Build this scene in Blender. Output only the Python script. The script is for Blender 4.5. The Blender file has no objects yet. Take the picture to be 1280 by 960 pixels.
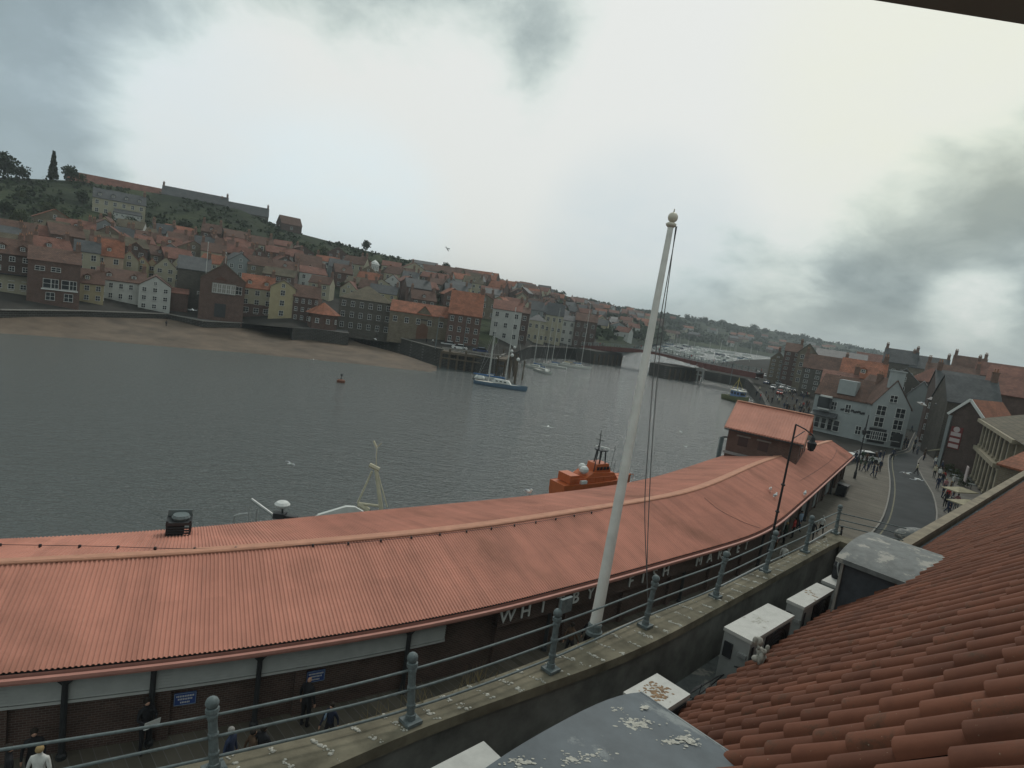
import bpy, bmesh, math, random
from mathutils import Vector, Matrix
random.seed(7)
S = bpy.context.scene
C = S.collection
# ------------------------------------------------------------------ camera
FPX, PITCH, ROLL, CAMH = 760.0, math.radians(7.4), math.radians(8.5), 15.0
cF = Vector((0, math.cos(PITCH), -math.sin(PITCH)))
_R = Vector((1, 0, 0)); _U = Vector((0, math.sin(PITCH), math.cos(PITCH)))
cR = _R*math.cos(ROLL) + _U*math.sin(ROLL)
cU = _U*math.cos(ROLL) - _R*math.sin(ROLL)
CAM = Vector((0, 0, CAMH))
cd = bpy.data.cameras.new('camera'); cam = bpy.data.objects.new('camera', cd); C.objects.link(cam)
cd.sensor_fit = 'HORIZONTAL'; cd.sensor_width = 36; cd.lens = 36*FPX/1280
cd.clip_start = 0.05; cd.clip_end = 20000
mw = Matrix((cR, cU, -cF)).transposed().to_4x4(); mw.translation = CAM
cam.matrix_world = mw; S.camera = cam

def ray(x, y): return cF*FPX + cR*(x-640) + cU*(480-y)
def at(x, y, z=0.0):
    d = ray(x, y); return CAM + d*((z-CAMH)/d.z)
def atd(x, y, depth):
    return CAM + ray(x, y)*(depth/FPX)
def proj(P):
    v = Vector(P)-CAM; k = FPX/max(v.dot(cF), 1e-3); return (640+v.dot(cR)*k, 480-v.dot(cU)*k)
def dep(P): return (Vector(P)-CAM).dot(cF)
def zat(P, y):
    D = dep((P[0], P[1], CAMH)); lo, hi = -20.0, min(CAMH+D*1.5, 300)
    for _ in range(46):
        m = (lo+hi)/2
        if proj((P[0], P[1], m))[1] > y: lo = m
        else: hi = m
    return lo

# ------------------------------------------------------------------ world, sun, exposure
SUN_EL, SUN_AZ = math.radians(48), math.radians(20)
w = bpy.data.worlds.new("World"); S.world = w; w.use_nodes = True
nt = w.node_tree; nt.nodes.clear(); N = nt.nodes.new; Lk = nt.links.new
def nmath(op, a, b=None, c=None):
    n = N('ShaderNodeMath'); n.operation = op
    for i, v in enumerate((a, b, c)):
        if v is None: continue
        if isinstance(v, (int, float)): n.inputs[i].default_value = v
        else: Lk(v, n.inputs[i])
    return n.outputs[0]
tc = N('ShaderNodeTexCoord'); gen = tc.outputs['Generated']
sep = N('ShaderNodeSeparateXYZ'); Lk(gen, sep.inputs[0])
zz = nmath('ADD', nmath('MAXIMUM', sep.outputs['Z'], 0.0), 0.42)
comb = N('ShaderNodeCombineXYZ')
Lk(nmath('DIVIDE', sep.outputs['X'], zz), comb.inputs[0]); Lk(nmath('DIVIDE', sep.outputs['Y'], zz), comb.inputs[1])
def noise(vec, scale, detail=6, rough=.55, dist=0.4):
    n = N('ShaderNodeTexNoise'); n.inputs['Scale'].default_value = scale; n.inputs['Detail'].default_value = detail
    n.inputs['Roughness'].default_value = rough; n.inputs['Distortion'].default_value = dist
    Lk(vec, n.inputs['Vector']); return n.outputs['Fac']
n1 = noise(comb.outputs[0], 1.5, 9, .60, .25)
n2 = noise(comb.outputs[0], 5.0, 8, .62, .3)
tot = nmath('ADD', nmath('MULTIPLY', nmath('SUBTRACT', n1, .5), 1.7), nmath('MULTIPLY', nmath('SUBTRACT', n2, .5), .9))
# parts of the cloud cover that are thick or thin, by compass direction
BLOBS = [  # px, py, outer deg, inner deg, weight
    (400, 190, 19, 3, .62), (650, 240, 20, 3, .62), (900, 200, 18, 4, .55), (960, 40, 16, 3, .5), (1120, 120, 12, 3, .3), (250, 110, 12, 3, .35),
    (60, 130, 22, 2, -.36), (560, 70, 12, 1, -.42), (730, 110, 8, 2, -.3), (1230, 190, 14, 1, -.08), (1130, 260, 8, 1, -.18), (960, 350, 12, 1, -.26),
    (1180, 330, 10, 1, -.26), (760, 330, 9, 2, -.25), (1210, 385, 4, 1, .45), (1190, 50, 8, 2, .5), (60, 210, 9, 2, -.2), (130, 60, 9, 3, -.2), (330, 30, 9, 2, -.3),
    (1060, 400, 8, 3, -.1), (330, 270, 16, 2, .55), (600, 330, 14, 2, .4), (1250, 120, 5, 1, .2), (1180, 240, 4, 1, .22), (1260, 260, 3, 1, -.2)]
for (px, py, a0, a1, wt) in BLOBS:
    d = ray(px, py).normalized()
    vm = N('ShaderNodeVectorMath'); vm.operation = 'DOT_PRODUCT'; Lk(gen, vm.inputs[0]); vm.inputs[1].default_value = d
    mr = N('ShaderNodeMapRange'); mr.interpolation_type = 'SMOOTHSTEP'
    mr.inputs['From Min'].default_value = math.cos(math.radians(a0)); mr.inputs['From Max'].default_value = math.cos(math.radians(a1))
    mr.inputs['To Max'].default_value = wt
    Lk(vm.outputs['Value'], mr.inputs['Value']); tot = nmath('ADD', tot, mr.outputs[0])
tot = nmath('ADD', tot, .53)
ramp = N('ShaderNodeValToRGB'); Lk(tot, ramp.inputs[0]); cr = ramp.color_ramp
stops = [(0.0, (.20, .25, .255)), (.25, (.31, .37, .365)), (.45, (.45, .52, .50)), (.62, (.62, .69, .65)), (.8, (.76, .80, .76)), (1.0, (.80, .815, .78))]
while len(cr.elements) < len(stops): cr.elements.new(.5)
for e_, (p_, c_) in zip(cr.elements, stops): e_.position = p_; e_.color = (*[v*10*.89 for v in c_], 1)
sky = N('ShaderNodeTexSky'); sky.sky_type = 'NISHITA'; sky.sun_disc = False; sky.sun_elevation = SUN_EL; sky.sun_rotation = SUN_AZ
mx = N('ShaderNodeMixRGB'); mx.inputs[0].default_value = .95; Lk(sky.outputs[0], mx.inputs[1]); Lk(ramp.outputs[0], mx.inputs[2])
last = mx.outputs[0]
for (px, py, a0, a1, wt, col) in [(1190, 70, 17, 2, .38, (7.6, 7.7, 5.6)), (150, 170, 16, 2, .35, (5.6, 7.0, 8.0)), (420, 285, 12, 2, .55, (6.4, 7.9, 8.6)), (800, 320, 12, 2, .45, (4.3, 5.5, 6.2))]:
    d = ray(px, py).normalized()
    vm = N('ShaderNodeVectorMath'); vm.operation = 'DOT_PRODUCT'; Lk(gen, vm.inputs[0]); vm.inputs[1].default_value = d
    mr = N('ShaderNodeMapRange'); mr.interpolation_type = 'SMOOTHSTEP'; mr.inputs['From Min'].default_value = math.cos(math.radians(a0)); mr.inputs['From Max'].default_value = math.cos(math.radians(a1)); mr.inputs['To Max'].default_value = wt
    Lk(vm.outputs['Value'], mr.inputs['Value']); m2_ = N('ShaderNodeMixRGB'); Lk(nmath('MULTIPLY', mr.outputs[0], nmath('ADD', n2, .3)), m2_.inputs[0]); Lk(last, m2_.inputs[1]); m2_.inputs[2].default_value = (*col, 1); last = m2_.outputs[0]
bg = N('ShaderNodeBackground'); bg.inputs[1].default_value = .1; Lk(last, bg.inputs[0])
wo = N('ShaderNodeOutputWorld'); Lk(bg.outputs[0], wo.inputs[0])
sl = bpy.data.lights.new('sun', 'SUN'); sl.energy = 1.1; sl.angle = math.radians(14); sl.color = (1, .96, .88)
so = bpy.data.objects.new('sun', sl); C.objects.link(so)
sd = Vector((math.sin(SUN_AZ)*math.cos(SUN_EL), math.cos(SUN_AZ)*math.cos(SUN_EL), math.sin(SUN_EL)))
so.rotation_euler = sd.to_track_quat('Z', 'Y').to_euler()
vs = S.view_settings; vs.view_transform = 'Standard'; vs.look = 'None'; vs.gamma = 1; vs.use_curve_mapping = False; vs.exposure = 0.24
S.cycles.max_bounces = 5
HAZE = .00026

# ------------------------------------------------------------------ materials
MATS = {}
def mat(name, col, var=.18, scale=2.0, rough=.85, bump=0.0, metal=0.0, spec=.3, kind='plain', col2=None, p=None):
    if name in MATS: return MATS[name]
    m = bpy.data.materials.new(name); m.use_nodes = True; t = m.node_tree; b = t.nodes['Principled BSDF']
    n = t.nodes.new; l = t.links.new
    b.inputs['Roughness'].default_value = rough; b.inputs['Metallic'].default_value = metal
    b.inputs['Specular IOR Level'].default_value = spec
    co = n('ShaderNodeTexCoord').outputs['Object']
    ns = n('ShaderNodeTexNoise'); ns.inputs['Scale'].default_value = scale; ns.inputs['Detail'].default_value = 8; ns.inputs['Roughness'].default_value = .65
    l(co, ns.inputs['Vector'])
    rp = n('ShaderNodeValToRGB'); l(ns.outputs['Fac'], rp.inputs[0])
    c2 = col2 or tuple(c*(1+var) for c in col); c1 = tuple(c*(1-var) for c in col)
    rp.color_ramp.elements[0].position = .32; rp.color_ramp.elements[1].position = .68
    rp.color_ramp.elements[0].color = (*c1, 1); rp.color_ramp.elements[1].color = (*c2, 1)
    out = rp.outputs[0]; h = ns.outputs['Fac']
    if kind == 'brick':
        sx = n('ShaderNodeSeparateXYZ'); l(co, sx.inputs[0])
        ad = n('ShaderNodeMath'); ad.operation = 'ADD'; l(sx.outputs[0], ad.inputs[0]); l(sx.outputs[1], ad.inputs[1])
        cb = n('ShaderNodeCombineXYZ'); l(ad.outputs[0], cb.inputs[0]); l(sx.outputs[2], cb.inputs[1])
        br = n('ShaderNodeTexBrick'); l(cb.outputs[0], br.inputs['Vector']); br.inputs['Scale'].default_value = 1
        br.inputs['Brick Width'].default_value = (p or .23); br.inputs['Row Height'].default_value = (p or .23)*.34
        br.inputs['Mortar Size'].default_value = .008*(p or .23)/.23; br.inputs['Bias'].default_value = -.2
        br.inputs['Color1'].default_value = (*[c*1.15 for c in col], 1); br.inputs['Color2'].default_value = (*[c*.75 for c in col], 1)
        br.inputs['Mortar'].default_value = (*[min(1, c*.6+.09) for c in col], 1)
        mxx = n('ShaderNodeMixRGB'); mxx.blend_type = 'MULTIPLY'; mxx.inputs[0].default_value = .8
        rp.color_ramp.elements[0].color = (.62, .6, .58, 1); rp.color_ramp.elements[1].color = (1.1, 1.1, 1.1, 1)
        l(br.outputs[0], mxx.inputs[1]); l(rp.outputs[0], mxx.inputs[2]); out = mxx.outputs[0]; h = br.outputs['Fac']
    elif kind == 'tiles':   # courses of small roof tiles: bump and tone per tile
        uv = n('ShaderNodeTexCoord').outputs['UV']
        br = n('ShaderNodeTexBrick'); l(uv, br.inputs['Vector']); br.inputs['Scale'].default_value = 1
        br.inputs['Brick Width'].default_value = (p or .35); br.inputs['Row Height'].default_value = (p or .35)*.9; br.inputs['Mortar Size'].default_value = .035; br.inputs['Mortar Smooth'].default_value = .6
        br.inputs['Color1'].default_value = (1.15, 1.12, 1.1, 1); br.inputs['Color2'].default_value = (.72, .72, .74, 1); br.inputs['Mortar'].default_value = (.5, .5, .5, 1)
        mxx = n('ShaderNodeMixRGB'); mxx.blend_type = 'MULTIPLY'; mxx.inputs[0].default_value = .9
        l(out, mxx.inputs[1]); l(br.outputs[0], mxx.inputs[2]); out = mxx.outputs[0]
    elif kind == 'blotch':  # patches of a second colour
        n2_ = n('ShaderNodeTexNoise'); n2_.inputs['Scale'].default_value = scale*.45; n2_.inputs['Detail'].default_value = 10; n2_.inputs['Roughness'].default_value = .7; l(co, n2_.inputs['Vector'])
        r2 = n('ShaderNodeValToRGB'); l(n2_.outputs['Fac'], r2.inputs[0]); r2.color_ramp.elements[0].position = (p or .56); r2.color_ramp.elements[1].position = (p or .56)+.06
        r2.color_ramp.elements[0].color = (0, 0, 0, 1); r2.color_ramp.elements[1].color = (1, 1, 1, 1)
        rp.color_ramp.elements[1].color = (*tuple(c*(1+var) for c in col), 1)
        mxx = n('ShaderNodeMixRGB'); l(r2.outputs[0], mxx.inputs[0]); l(rp.outputs[0], mxx.inputs[1]); mxx.inputs[2].default_value = (*col2, 1); out = mxx.outputs[0]
    l(out, b.inputs['Base Color'])
    if bump:
        bp = n('ShaderNodeBump'); bp.inputs['Strength'].default_value = bump; bp.inputs['Distance'].default_value = .03
        l(h, bp.inputs['Height']); l(bp.outputs[0], b.inputs['Normal'])
    MATS[name] = m; return m

def c255(r, g, b, k=1.0):
    f = lambda v: ((v/255+.055)/1.055)**2.4 if v > 10 else v/255/12.92
    return (f(r)*k, f(g)*k, f(b)*k)

# ------------------------------------------------------------------ mesh helpers
ROOTS = {}
class MB:
    def __init__(s): s.v = []; s.f = []; s.m = []; s.uv = []; s.mi = 0; s.sm = []; s.smooth = False
    def add(s, vs, fs):
        o = len(s.v); s.v += [Vector(v) for v in vs]
        for f in fs: s.f.append([o+i for i in f]); s.m.append(s.mi); s.sm.append(s.smooth)
    def box(s, c, d, rz=0.0, rx=0.0, ry=0.0):
        R = Matrix.Rotation(rz, 3, 'Z') @ Matrix.Rotation(ry, 3, 'Y') @ Matrix.Rotation(rx, 3, 'X'); c = Vector(c)
        vs = [c+R@Vector((x*d[0]/2, y*d[1]/2, z*d[2]/2)) for z in (-1, 1) for y in (-1, 1) for x in (-1, 1)]
        s.add(vs, [(0, 2, 3, 1), (4, 5, 7, 6), (0, 1, 5, 4), (2, 6, 7, 3), (0, 4, 6, 2), (1, 3, 7, 5)])
    def beam(s, a, b, wd, ht):   # rectangular bar between two points
        a = Vector(a); b = Vector(b); d = (b-a); L = d.length; d.normalize()
        sd_ = d.cross(Vector((0, 0, 1)));  sd_ = Vector((1, 0, 0)) if sd_.length < 1e-4 else sd_.normalized()
        up = sd_.cross(d)
        vs = [p+sd_*(i*wd/2)+up*(j*ht/2) for p in (a, b) for j in (-1, 1) for i in (-1, 1)]
        s.add(vs, [(0, 2, 3, 1), (4, 5, 7, 6), (0, 1, 5, 4), (2, 6, 7, 3), (0, 4, 6, 2), (1, 3, 7, 5)])
    def tube(s, pts, r, n=8, cap=True):
        pts = [Vector(p) for p in pts]; rs = r if isinstance(r, (list, tuple)) else [r]*len(pts); rings = []
        prev = None
        for i, p in enumerate(pts):
            d = (pts[min(i+1, len(pts)-1)]-pts[max(i-1, 0)]).normalized()
            a = d.cross(Vector((0, 0, 1)))
            if a.length < 1e-3: a = prev if prev else Vector((1, 0, 0))
            a.normalize(); prev = a; b = d.cross(a)
            rings.append([p+(a*math.cos(2*math.pi*k/n)+b*math.sin(2*math.pi*k/n))*rs[i] for k in range(n)])
        vs = [v for q in rings for v in q]; fs = []
        for i in range(len(pts)-1):
            for k in range(n): fs.append((i*n+k, i*n+(k+1) % n, (i+1)*n+(k+1) % n, (i+1)*n+k))
        if cap: fs += [tuple(range(n))[::-1], tuple((len(pts)-1)*n+k for k in range(n))]
        s.add(vs, fs)
    def lathe(s, c, prof, n=12):
        c = Vector(c); vs = []; fs = []
        for (r, z) in prof: vs += [c+Vector((r*math.cos(2*math.pi*k/n), r*math.sin(2*math.pi*k/n), z)) for k in range(n)]
        for i in range(len(prof)-1):
            for k in range(n): fs.append((i*n+k, i*n+(k+1) % n, (i+1)*n+(k+1) % n, (i+1)*n+k))
        fs += [tuple(range(n))[::-1], tuple((len(prof)-1)*n+k for k in range(n))]
        s.add(vs, fs)
    def ball(s, c, r, n=8, sc=(1, 1, 1)):
        c = Vector(c); vs = []; fs = []; m = max(4, n//2+1)
        for i in range(m+1):
            t = math.pi*i/m
            for k in range(n):
                a = 2*math.pi*k/n; vs.append(c+Vector((r*sc[0]*math.sin(t)*math.cos(a), r*sc[1]*math.sin(t)*math.sin(a), r*sc[2]*math.cos(t))))
        for i in range(m):
            for k in range(n): fs.append((i*n+k, (i+1)*n+k, (i+1)*n+(k+1) % n, i*n+(k+1) % n))
        s.add(vs, fs)
    def prism(s, poly, off):     # polygon (list of points) extruded by off
        n = len(poly); off = Vector(off); vs = [Vector(p) for p in poly]+[Vector(p)+off for p in poly]
        s.add(vs, [tuple(range(n))[::-1], tuple(range(n, 2*n))]+[(i, (i+1) % n, n+(i+1) % n, n+i) for i in range(n)])
    def grid(s, rows):           # rows of points
        n = len(rows[0]); vs = [p for r_ in rows for p in r_]
        s.add(vs, [(i*n+j, i*n+j+1, (i+1)*n+j+1, (i+1)*n+j) for i in range(len(rows)-1) for j in range(n-1)])
    def build(s, name, mats, parent=None, world=False, origin=None, uv=None):
        if not isinstance(mats, (list, tuple)): mats = [mats]
        me = bpy.data.meshes.new(name)
        vs = s.v
        if world and parent is not None:
            rp_ = ROOTS[parent.name]; R = Matrix.Rotation(-rp_[1], 3, 'Z'); vs = [R@(v-rp_[0]) for v in vs]
        if origin is not None: origin = Vector(origin); vs = [v-origin for v in vs]
        me.from_pydata([tuple(v) for v in vs], [], s.f)
        for m_ in mats: me.materials.append(m_)
        me.polygons.foreach_set('material_index', s.m); me.polygons.foreach_set('use_smooth', s.sm)
        if uv:
            ul = me.uv_layers.new(name='UVMap')
            for pl in me.polygons:
                for li in pl.loop_indices: ul.data[li].uv = uv(me.vertices[me.loops[li].vertex_index].co, pl.normal)
        me.update()
        o = bpy.data.objects.new(name, me); C.objects.link(o)
        if parent is not None:
            o.parent = parent
            if parent.name in ROOTS: ROOTS[o.name] = ROOTS[parent.name]
        elif origin is not None: o.location = origin; ROOTS[o.name] = (origin, 0.0)
        else: ROOTS[o.name] = (Vector((0, 0, 0)), 0.0)
        return o
def tag(o, label=None, cat=None, group=None, kind=None):
    if label: o['label'] = label
    if cat: o['category'] = cat
    if group: o['group'] = group
    if kind: o['kind'] = kind
    return o
def thing(name, label, cat, loc=(0, 0, 0), rz=0.0, group=None):
    o = bpy.data.objects.new(name, None); C.objects.link(o); o.location = loc; o.rotation_euler = (0, 0, rz); o.empty_display_size = .3
    ROOTS[o.name] = (Vector(loc), rz); return tag(o, label, cat, group)
def kids(o): return [c for c in C.objects if c.parent == o]
KIDS = {}
def snapshot():
    KIDS.clear()
    for o in C.objects:
        if o.parent: KIDS.setdefault(o.parent.name, []).append(o)
def dup(o, parent=None, first=True):
    if first: snapshot()
    c = o.copy(); C.objects.link(c)
    if parent is not None: c.parent = parent
    for ch in KIDS.get(o.name, []): dup(ch, c, False)
    return c
def place(src, used, loc, rz, label, group=None, sc=None):
    o = src if not used.get(src.name) else dup(src)
    used[src.name] = True
    o.location = loc; o.rotation_euler = (0, 0, rz); o['label'] = label
    if group: o['group'] = group
    if sc: o.scale = (sc, sc, sc)
    return o
def lerp(a, b, t): return a+(b-a)*t
def path(pts, n):    # resample a polyline (Catmull-Rom) at n even stations
    P = [Vector(p) for p in pts]; P = [P[0]*2-P[1]]+P+[P[-1]*2-P[-2]]; q = []
    for i in range(1, len(P)-2):
        for k in range(12):
            t = k/12; a, b, c, d = P[i-1], P[i], P[i+1], P[i+2]
            q.append(.5*((2*b)+(c-a)*t+(2*a-5*b+4*c-d)*t*t+(3*b-a-3*c+d)*t**3))
    q.append(P[-2]); L = [0]
    for i in range(1, len(q)): L.append(L[-1]+(q[i]-q[i-1]).length)
    out = []; j = 0
    for k in range(n):
        t = L[-1]*k/(n-1)
        while j < len(q)-2 and L[j+1] < t: j += 1
        out.append(q[j].lerp(q[j+1], min(1, max(0, (t-L[j])/max(1e-9, L[j+1]-L[j])))))
    return out

m_brick = mat('brick_red', (0.105, 0.058, 0.045), kind='brick', scale=.8, bump=.3)
m_brickd = mat('brick_dark', (0.075, 0.045, 0.036), kind='brick', scale=.8, bump=.3)
m_stone = mat('sandstone', (0.150, 0.124, 0.086), kind='brick', scale=.7, p=.5, bump=.3)
m_stoned = mat('dark_stone', (0.075, 0.068, 0.056), kind='brick', scale=.5, p=.6, bump=.4)
m_cream = mat('cream_render', (0.315, 0.292, 0.217), scale=.6, var=.12)
m_yellow = mat('yellow_render', (0.323, 0.277, 0.173), scale=.6, var=.12)
m_white = mat('white_render', (0.390, 0.398, 0.383), scale=.6, var=.1)
m_grey = mat('grey_render', (0.195, 0.214, 0.217), scale=.6, var=.1)
m_pink = mat('peach_render', (0.360, 0.270, 0.203), scale=.6, var=.1)
m_ptile = mat('orange_pantiles', (0.240, 0.094, 0.056), kind='tiles', scale=.5, var=.3)
m_btile = mat('brown_pantiles', (0.112, 0.064, 0.049), kind='tiles', scale=.5, var=.3)
m_rtile = mat('dull_red_pantiles', (0.165, 0.075, 0.056), kind='tiles', scale=.5, var=.3)
m_slate = mat('slate', (0.064, 0.069, 0.074), kind='tiles', scale=.5, var=.3, rough=.6)
m_moss = mat('mossy_roof', (0.098, 0.083, 0.056), kind='tiles', scale=.5, var=.3)
m_glass = mat('window_glass', (.018, .022, .026), rough=.12, spec=.5, var=.1)
m_wframe = mat('white_paint', (.55, .56, .55), var=.06, rough=.5)
m_dark = mat('dark_paint', (.03, .032, .035), rough=.5)
m_black = mat('black_metal', (.02, .021, .024), rough=.45)
m_galv = mat('weathered_grey_paint', (.115, .14, .145), var=.25, scale=14, rough=.6, bump=.2)
m_steel = mat('galvanised_steel', (.35, .36, .36), metal=.6, rough=.5)
m_conc = mat('old_concrete', (.17, .165, .145), var=.35, scale=3, bump=.4, rough=.95)
m_wood = mat('weathered_timber', (.09, .07, .05), var=.3, scale=4, bump=.3)
m_chim = mat('chimney_brick', (.17, .10, .075), kind='brick', scale=1)
m_pot = mat('clay_pot', (.30, .16, .10))
WALLS = {'pale grey': mat('pale_grey_render', (.30, .325, .33), scale=.6, var=.1), 'brick': m_brick, 'dark brick': m_brickd, 'stone': m_stone, 'dark stone': m_stoned, 'cream': m_cream, 'yellow': m_yellow, 'white': m_white, 'grey': m_grey, 'peach': m_pink}
ROOFS = {'orange': m_ptile, 'brown': m_btile, 'dull red': m_rtile, 'slate': m_slate, 'mossy brown': m_moss}
# ------------------------------------------------------------------ terrain, water, quays
from mathutils.bvhtree import BVHTree
def grass_mat():
    m = bpy.data.materials.new('hill_grass'); m.use_nodes = True; t = m.node_tree; b = t.nodes['Principled BSDF']; n = t.nodes.new; l = t.links.new
    b.inputs['Roughness'].default_value = 1; b.inputs['Specular IOR Level'].default_value = .1
    co = n('ShaderNodeTexCoord').outputs['Object']
    a = n('ShaderNodeTexNoise'); a.inputs['Scale'].default_value = .018; a.inputs['Detail'].default_value = 9; a.inputs['Roughness'].default_value = .7; a.inputs['Distortion'].default_value = .8; l(co, a.inputs['Vector'])
    r = n('ShaderNodeValToRGB'); l(a.outputs['Fac'], r.inputs[0]); e = r.color_ramp.elements
    e[0].position = .36; e[0].color = (.014, .020, .013, 1); e[1].position = .66; e[1].color = (.055, .066, .032, 1)
    q = e.new(.5); q.color = (.026, .034, .02, 1); q = e.new(.56); q.color = (.04, .05, .026, 1)
    l(r.outputs[0], b.inputs['Base Color'])
    f = n('ShaderNodeTexNoise'); f.inputs['Scale'].default_value = .35; f.inputs['Detail'].default_value = 6; l(co, f.inputs['Vector'])
    bp = n('ShaderNodeBump'); bp.inputs['Distance'].default_value = 2.0; bp.inputs['Strength'].default_value = .7; l(f.outputs['Fac'], bp.inputs['Height']); l(bp.outputs[0], b.inputs['Normal'])
    return m
m_grass = grass_mat()
m_mud = mat('wet_sand', (.102, .075, .054), scale=.16, var=.45, bump=.8, rough=.7)
m_quay = mat('quay_stone', (.036, .034, .030), kind='brick', scale=.3, p=1.1, bump=.5)
m_pave = mat('stone_setts', (.105, .093, .075), kind='brick', scale=.25, p=.45, bump=.15)
m_pave2 = mat('pavement_flags', (.10, .095, .085), kind='brick', scale=.3, p=.8)
m_road = mat('asphalt', (.046, .050, .053), scale=.25, var=.22, bump=.2, spec=.12)
m_kerb = mat('kerb_stone', (.20, .19, .175), scale=2)
m_land = mat('town_ground', (.045, .043, .04), scale=.1, var=.3, spec=.03, rough=1)

ZE, ZL = .8, -.3      # quay level; the river wall at the left stands lower
def sd_(px, depth, z):       # point at pixel column, given depth, at height z
    y = 400.0
    P = atd(px, y, depth)
    for _ in range(8):
        y += (P.z-z)/depth*FPX/math.cos(ROLL); P = atd(px, y, depth)
    return P
cols = []
for (sp, kp) in [((-200, 372), (-200, 196, 255)), ((0, 388), (0, 222, 265)), ((100, 389), (95, 226, 280)), ((210, 393), (205, 243, 300)), ((300, 404), (300, 262, 310)),
                 ((366, 410), (352, 286, 330)), ((435, 409), (440, 309, 350)), ((490, 420), (480, 319, 368)), ((545, 435), (530, 329, 390)), ((620, 449), (605, 347, 450)),
                 ((665, 433), (680, 362, 560)), ((738, 437), (740, 379, 760)), ((770, 437), (800, 389, 1000))]:
    cols.append((at(sp[0], sp[1], ZE if sp[0] > 362 else ZL), atd(*kp)))
for (px, dpt, z, kp) in [(832, 720, -3, (870, 399, 1200)), (900, 800, -3, (950, 411, 1300)), (960, 800, -3, (1020, 424, 1400)), (1050, 800, 0, (1100, 440, 1400)), (1200, 800, 0, (1250, 466, 1400)), (1450, 800, 0, (1450, 498, 1500))]:
    cols.append((sd_(px, dpt, z), atd(*kp)))
def hnoise(x, y):
    return (math.sin(x*.031+1.3)*math.cos(y*.027)+.5*math.sin(x*.083+y*.071)+.3*math.sin(x*.19-y*.15))
NC, NR = 12, 34
rows = []
Sx = path([c[0] for c in cols], 200); Kx = path([c[1] for c in cols], 200)
# keep the columns in step: interpolate the two polylines by index, not by length
def interp(pts, t):
    i = min(int(t), len(pts)-2); return pts[i].lerp(pts[i+1], t-i)
T = [i/NC for i in range((len(cols)-1)*NC+1)]
def hillpt(t, s):
    a = interp([c[0] for c in cols], t); k = interp([c[1] for c in cols], t)
    if s <= 1:
        p = a.lerp(k, s); p.z = a.z+(k.z-a.z)*(s**1.2)
        p.z += hnoise(p.x, p.y)*1.1*min(1, s*3)*min(1, (1-s)*5)
    else:
        d = (k-a); d.z = 0; p = k+d*((s-1)*1.0); p.z = k.z-2-(s-1)*6
        if s > 2.2: p.z = k.z-14
    return p
for j in range(NR+5):
    s = j/NR if j <= NR else [1.15, 1.5, 2.2, 3.5][min(3, j-NR-1)]
    rows.append([hillpt(t, s) for t in T])
b = MB(); b.smooth = True; b.grid(rows); HV = [tuple(v) for v in b.v]; HF = list(b.f)

for j in range(NR+4):      # paved town ground on the lower slopes, turf above
    for i in range(len(T)-1):
        s_ = j/NR; k_ = j*(len(T)-1)+i
        if T[i] < 11.5 and s_ < .30+.12*math.sin(T[i]*3.1)*math.cos(T[i]*1.7)-.02*T[i]: b.m[k_] = 1
tag(b.build('hillside', [m_grass, m_land]), kind='structure')
HB = BVHTree.FromPolygons([Vector(v) for v in HV], HF)
def pick(px, py):
    h = HB.ray_cast(CAM, ray(px, py).normalized())
    return h[0] if h[0] is not None else at(px, py, ZE if px > 362 else ZL)
def ground(x, y, default=ZE):
    h = HB.ray_cast(Vector((x, y, 400)), Vector((0, 0, -1)))
    return h[0].z if h[0] else default

# far land as one sheet past the hills to the horizon
b = MB(); b.add([(-2950, -900, -6), (4100, -900, -6), (4100, 4100, -6), (-2950, 4100, -6)], [(0, 1, 2, 3)])
tag(b.build('river_bed', m_mud), kind='structure')

def water_mat():
    m = bpy.data.materials.new('harbour_water'); m.use_nodes = True; t = m.node_tree; b = t.nodes['Principled BSDF']; n = t.nodes.new; l = t.links.new
    b.inputs['Base Color'].default_value = (.086, .097, .097, 1); b.inputs['Roughness'].default_value = .11; b.inputs['IOR'].default_value = 1.33
    co = n('ShaderNodeTexCoord').outputs['Object']
    mp = n('ShaderNodeMapping'); mp.inputs['Rotation'].default_value = (0, 0, math.radians(35)); mp.inputs['Scale'].default_value = (1, 2.2, 1); l(co, mp.inputs[0])
    hs = None
    for sc, wt in ((.07, .25), (.5, .24), (1.5, .24), (4.0, .09)):
        a = n('ShaderNodeTexNoise'); a.inputs['Scale'].default_value = sc; a.inputs['Detail'].default_value = 3; a.inputs['Distortion'].default_value = .5; l(mp.outputs[0], a.inputs['Vector'])
        q = n('ShaderNodeMath'); q.operation = 'MULTIPLY'; l(a.outputs['Fac'], q.inputs[0]); q.inputs[1].default_value = wt
        if hs is None: hs = q.outputs[0]
        else:
            s_ = n('ShaderNodeMath'); s_.operation = 'ADD'; l(hs, s_.inputs[0]); l(q.outputs[0], s_.inputs[1]); hs = s_.outputs[0]
    bp = n('ShaderNodeBump'); bp.inputs['Distance'].default_value = 1.0; bp.inputs['Strength'].default_value = 1.0; l(hs, bp.inputs['Height']); l(bp.outputs[0], b.inputs['Normal'])
    return m
b = MB(); b.add([(-2900, -500, -3.5), (4000, -500, -3.5), (4000, 4000, -3.5), (-2900, 4000, -3.5)], [(0, 1, 2, 3)])
tag(b.build('water', water_mat()), kind='structure')

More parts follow.
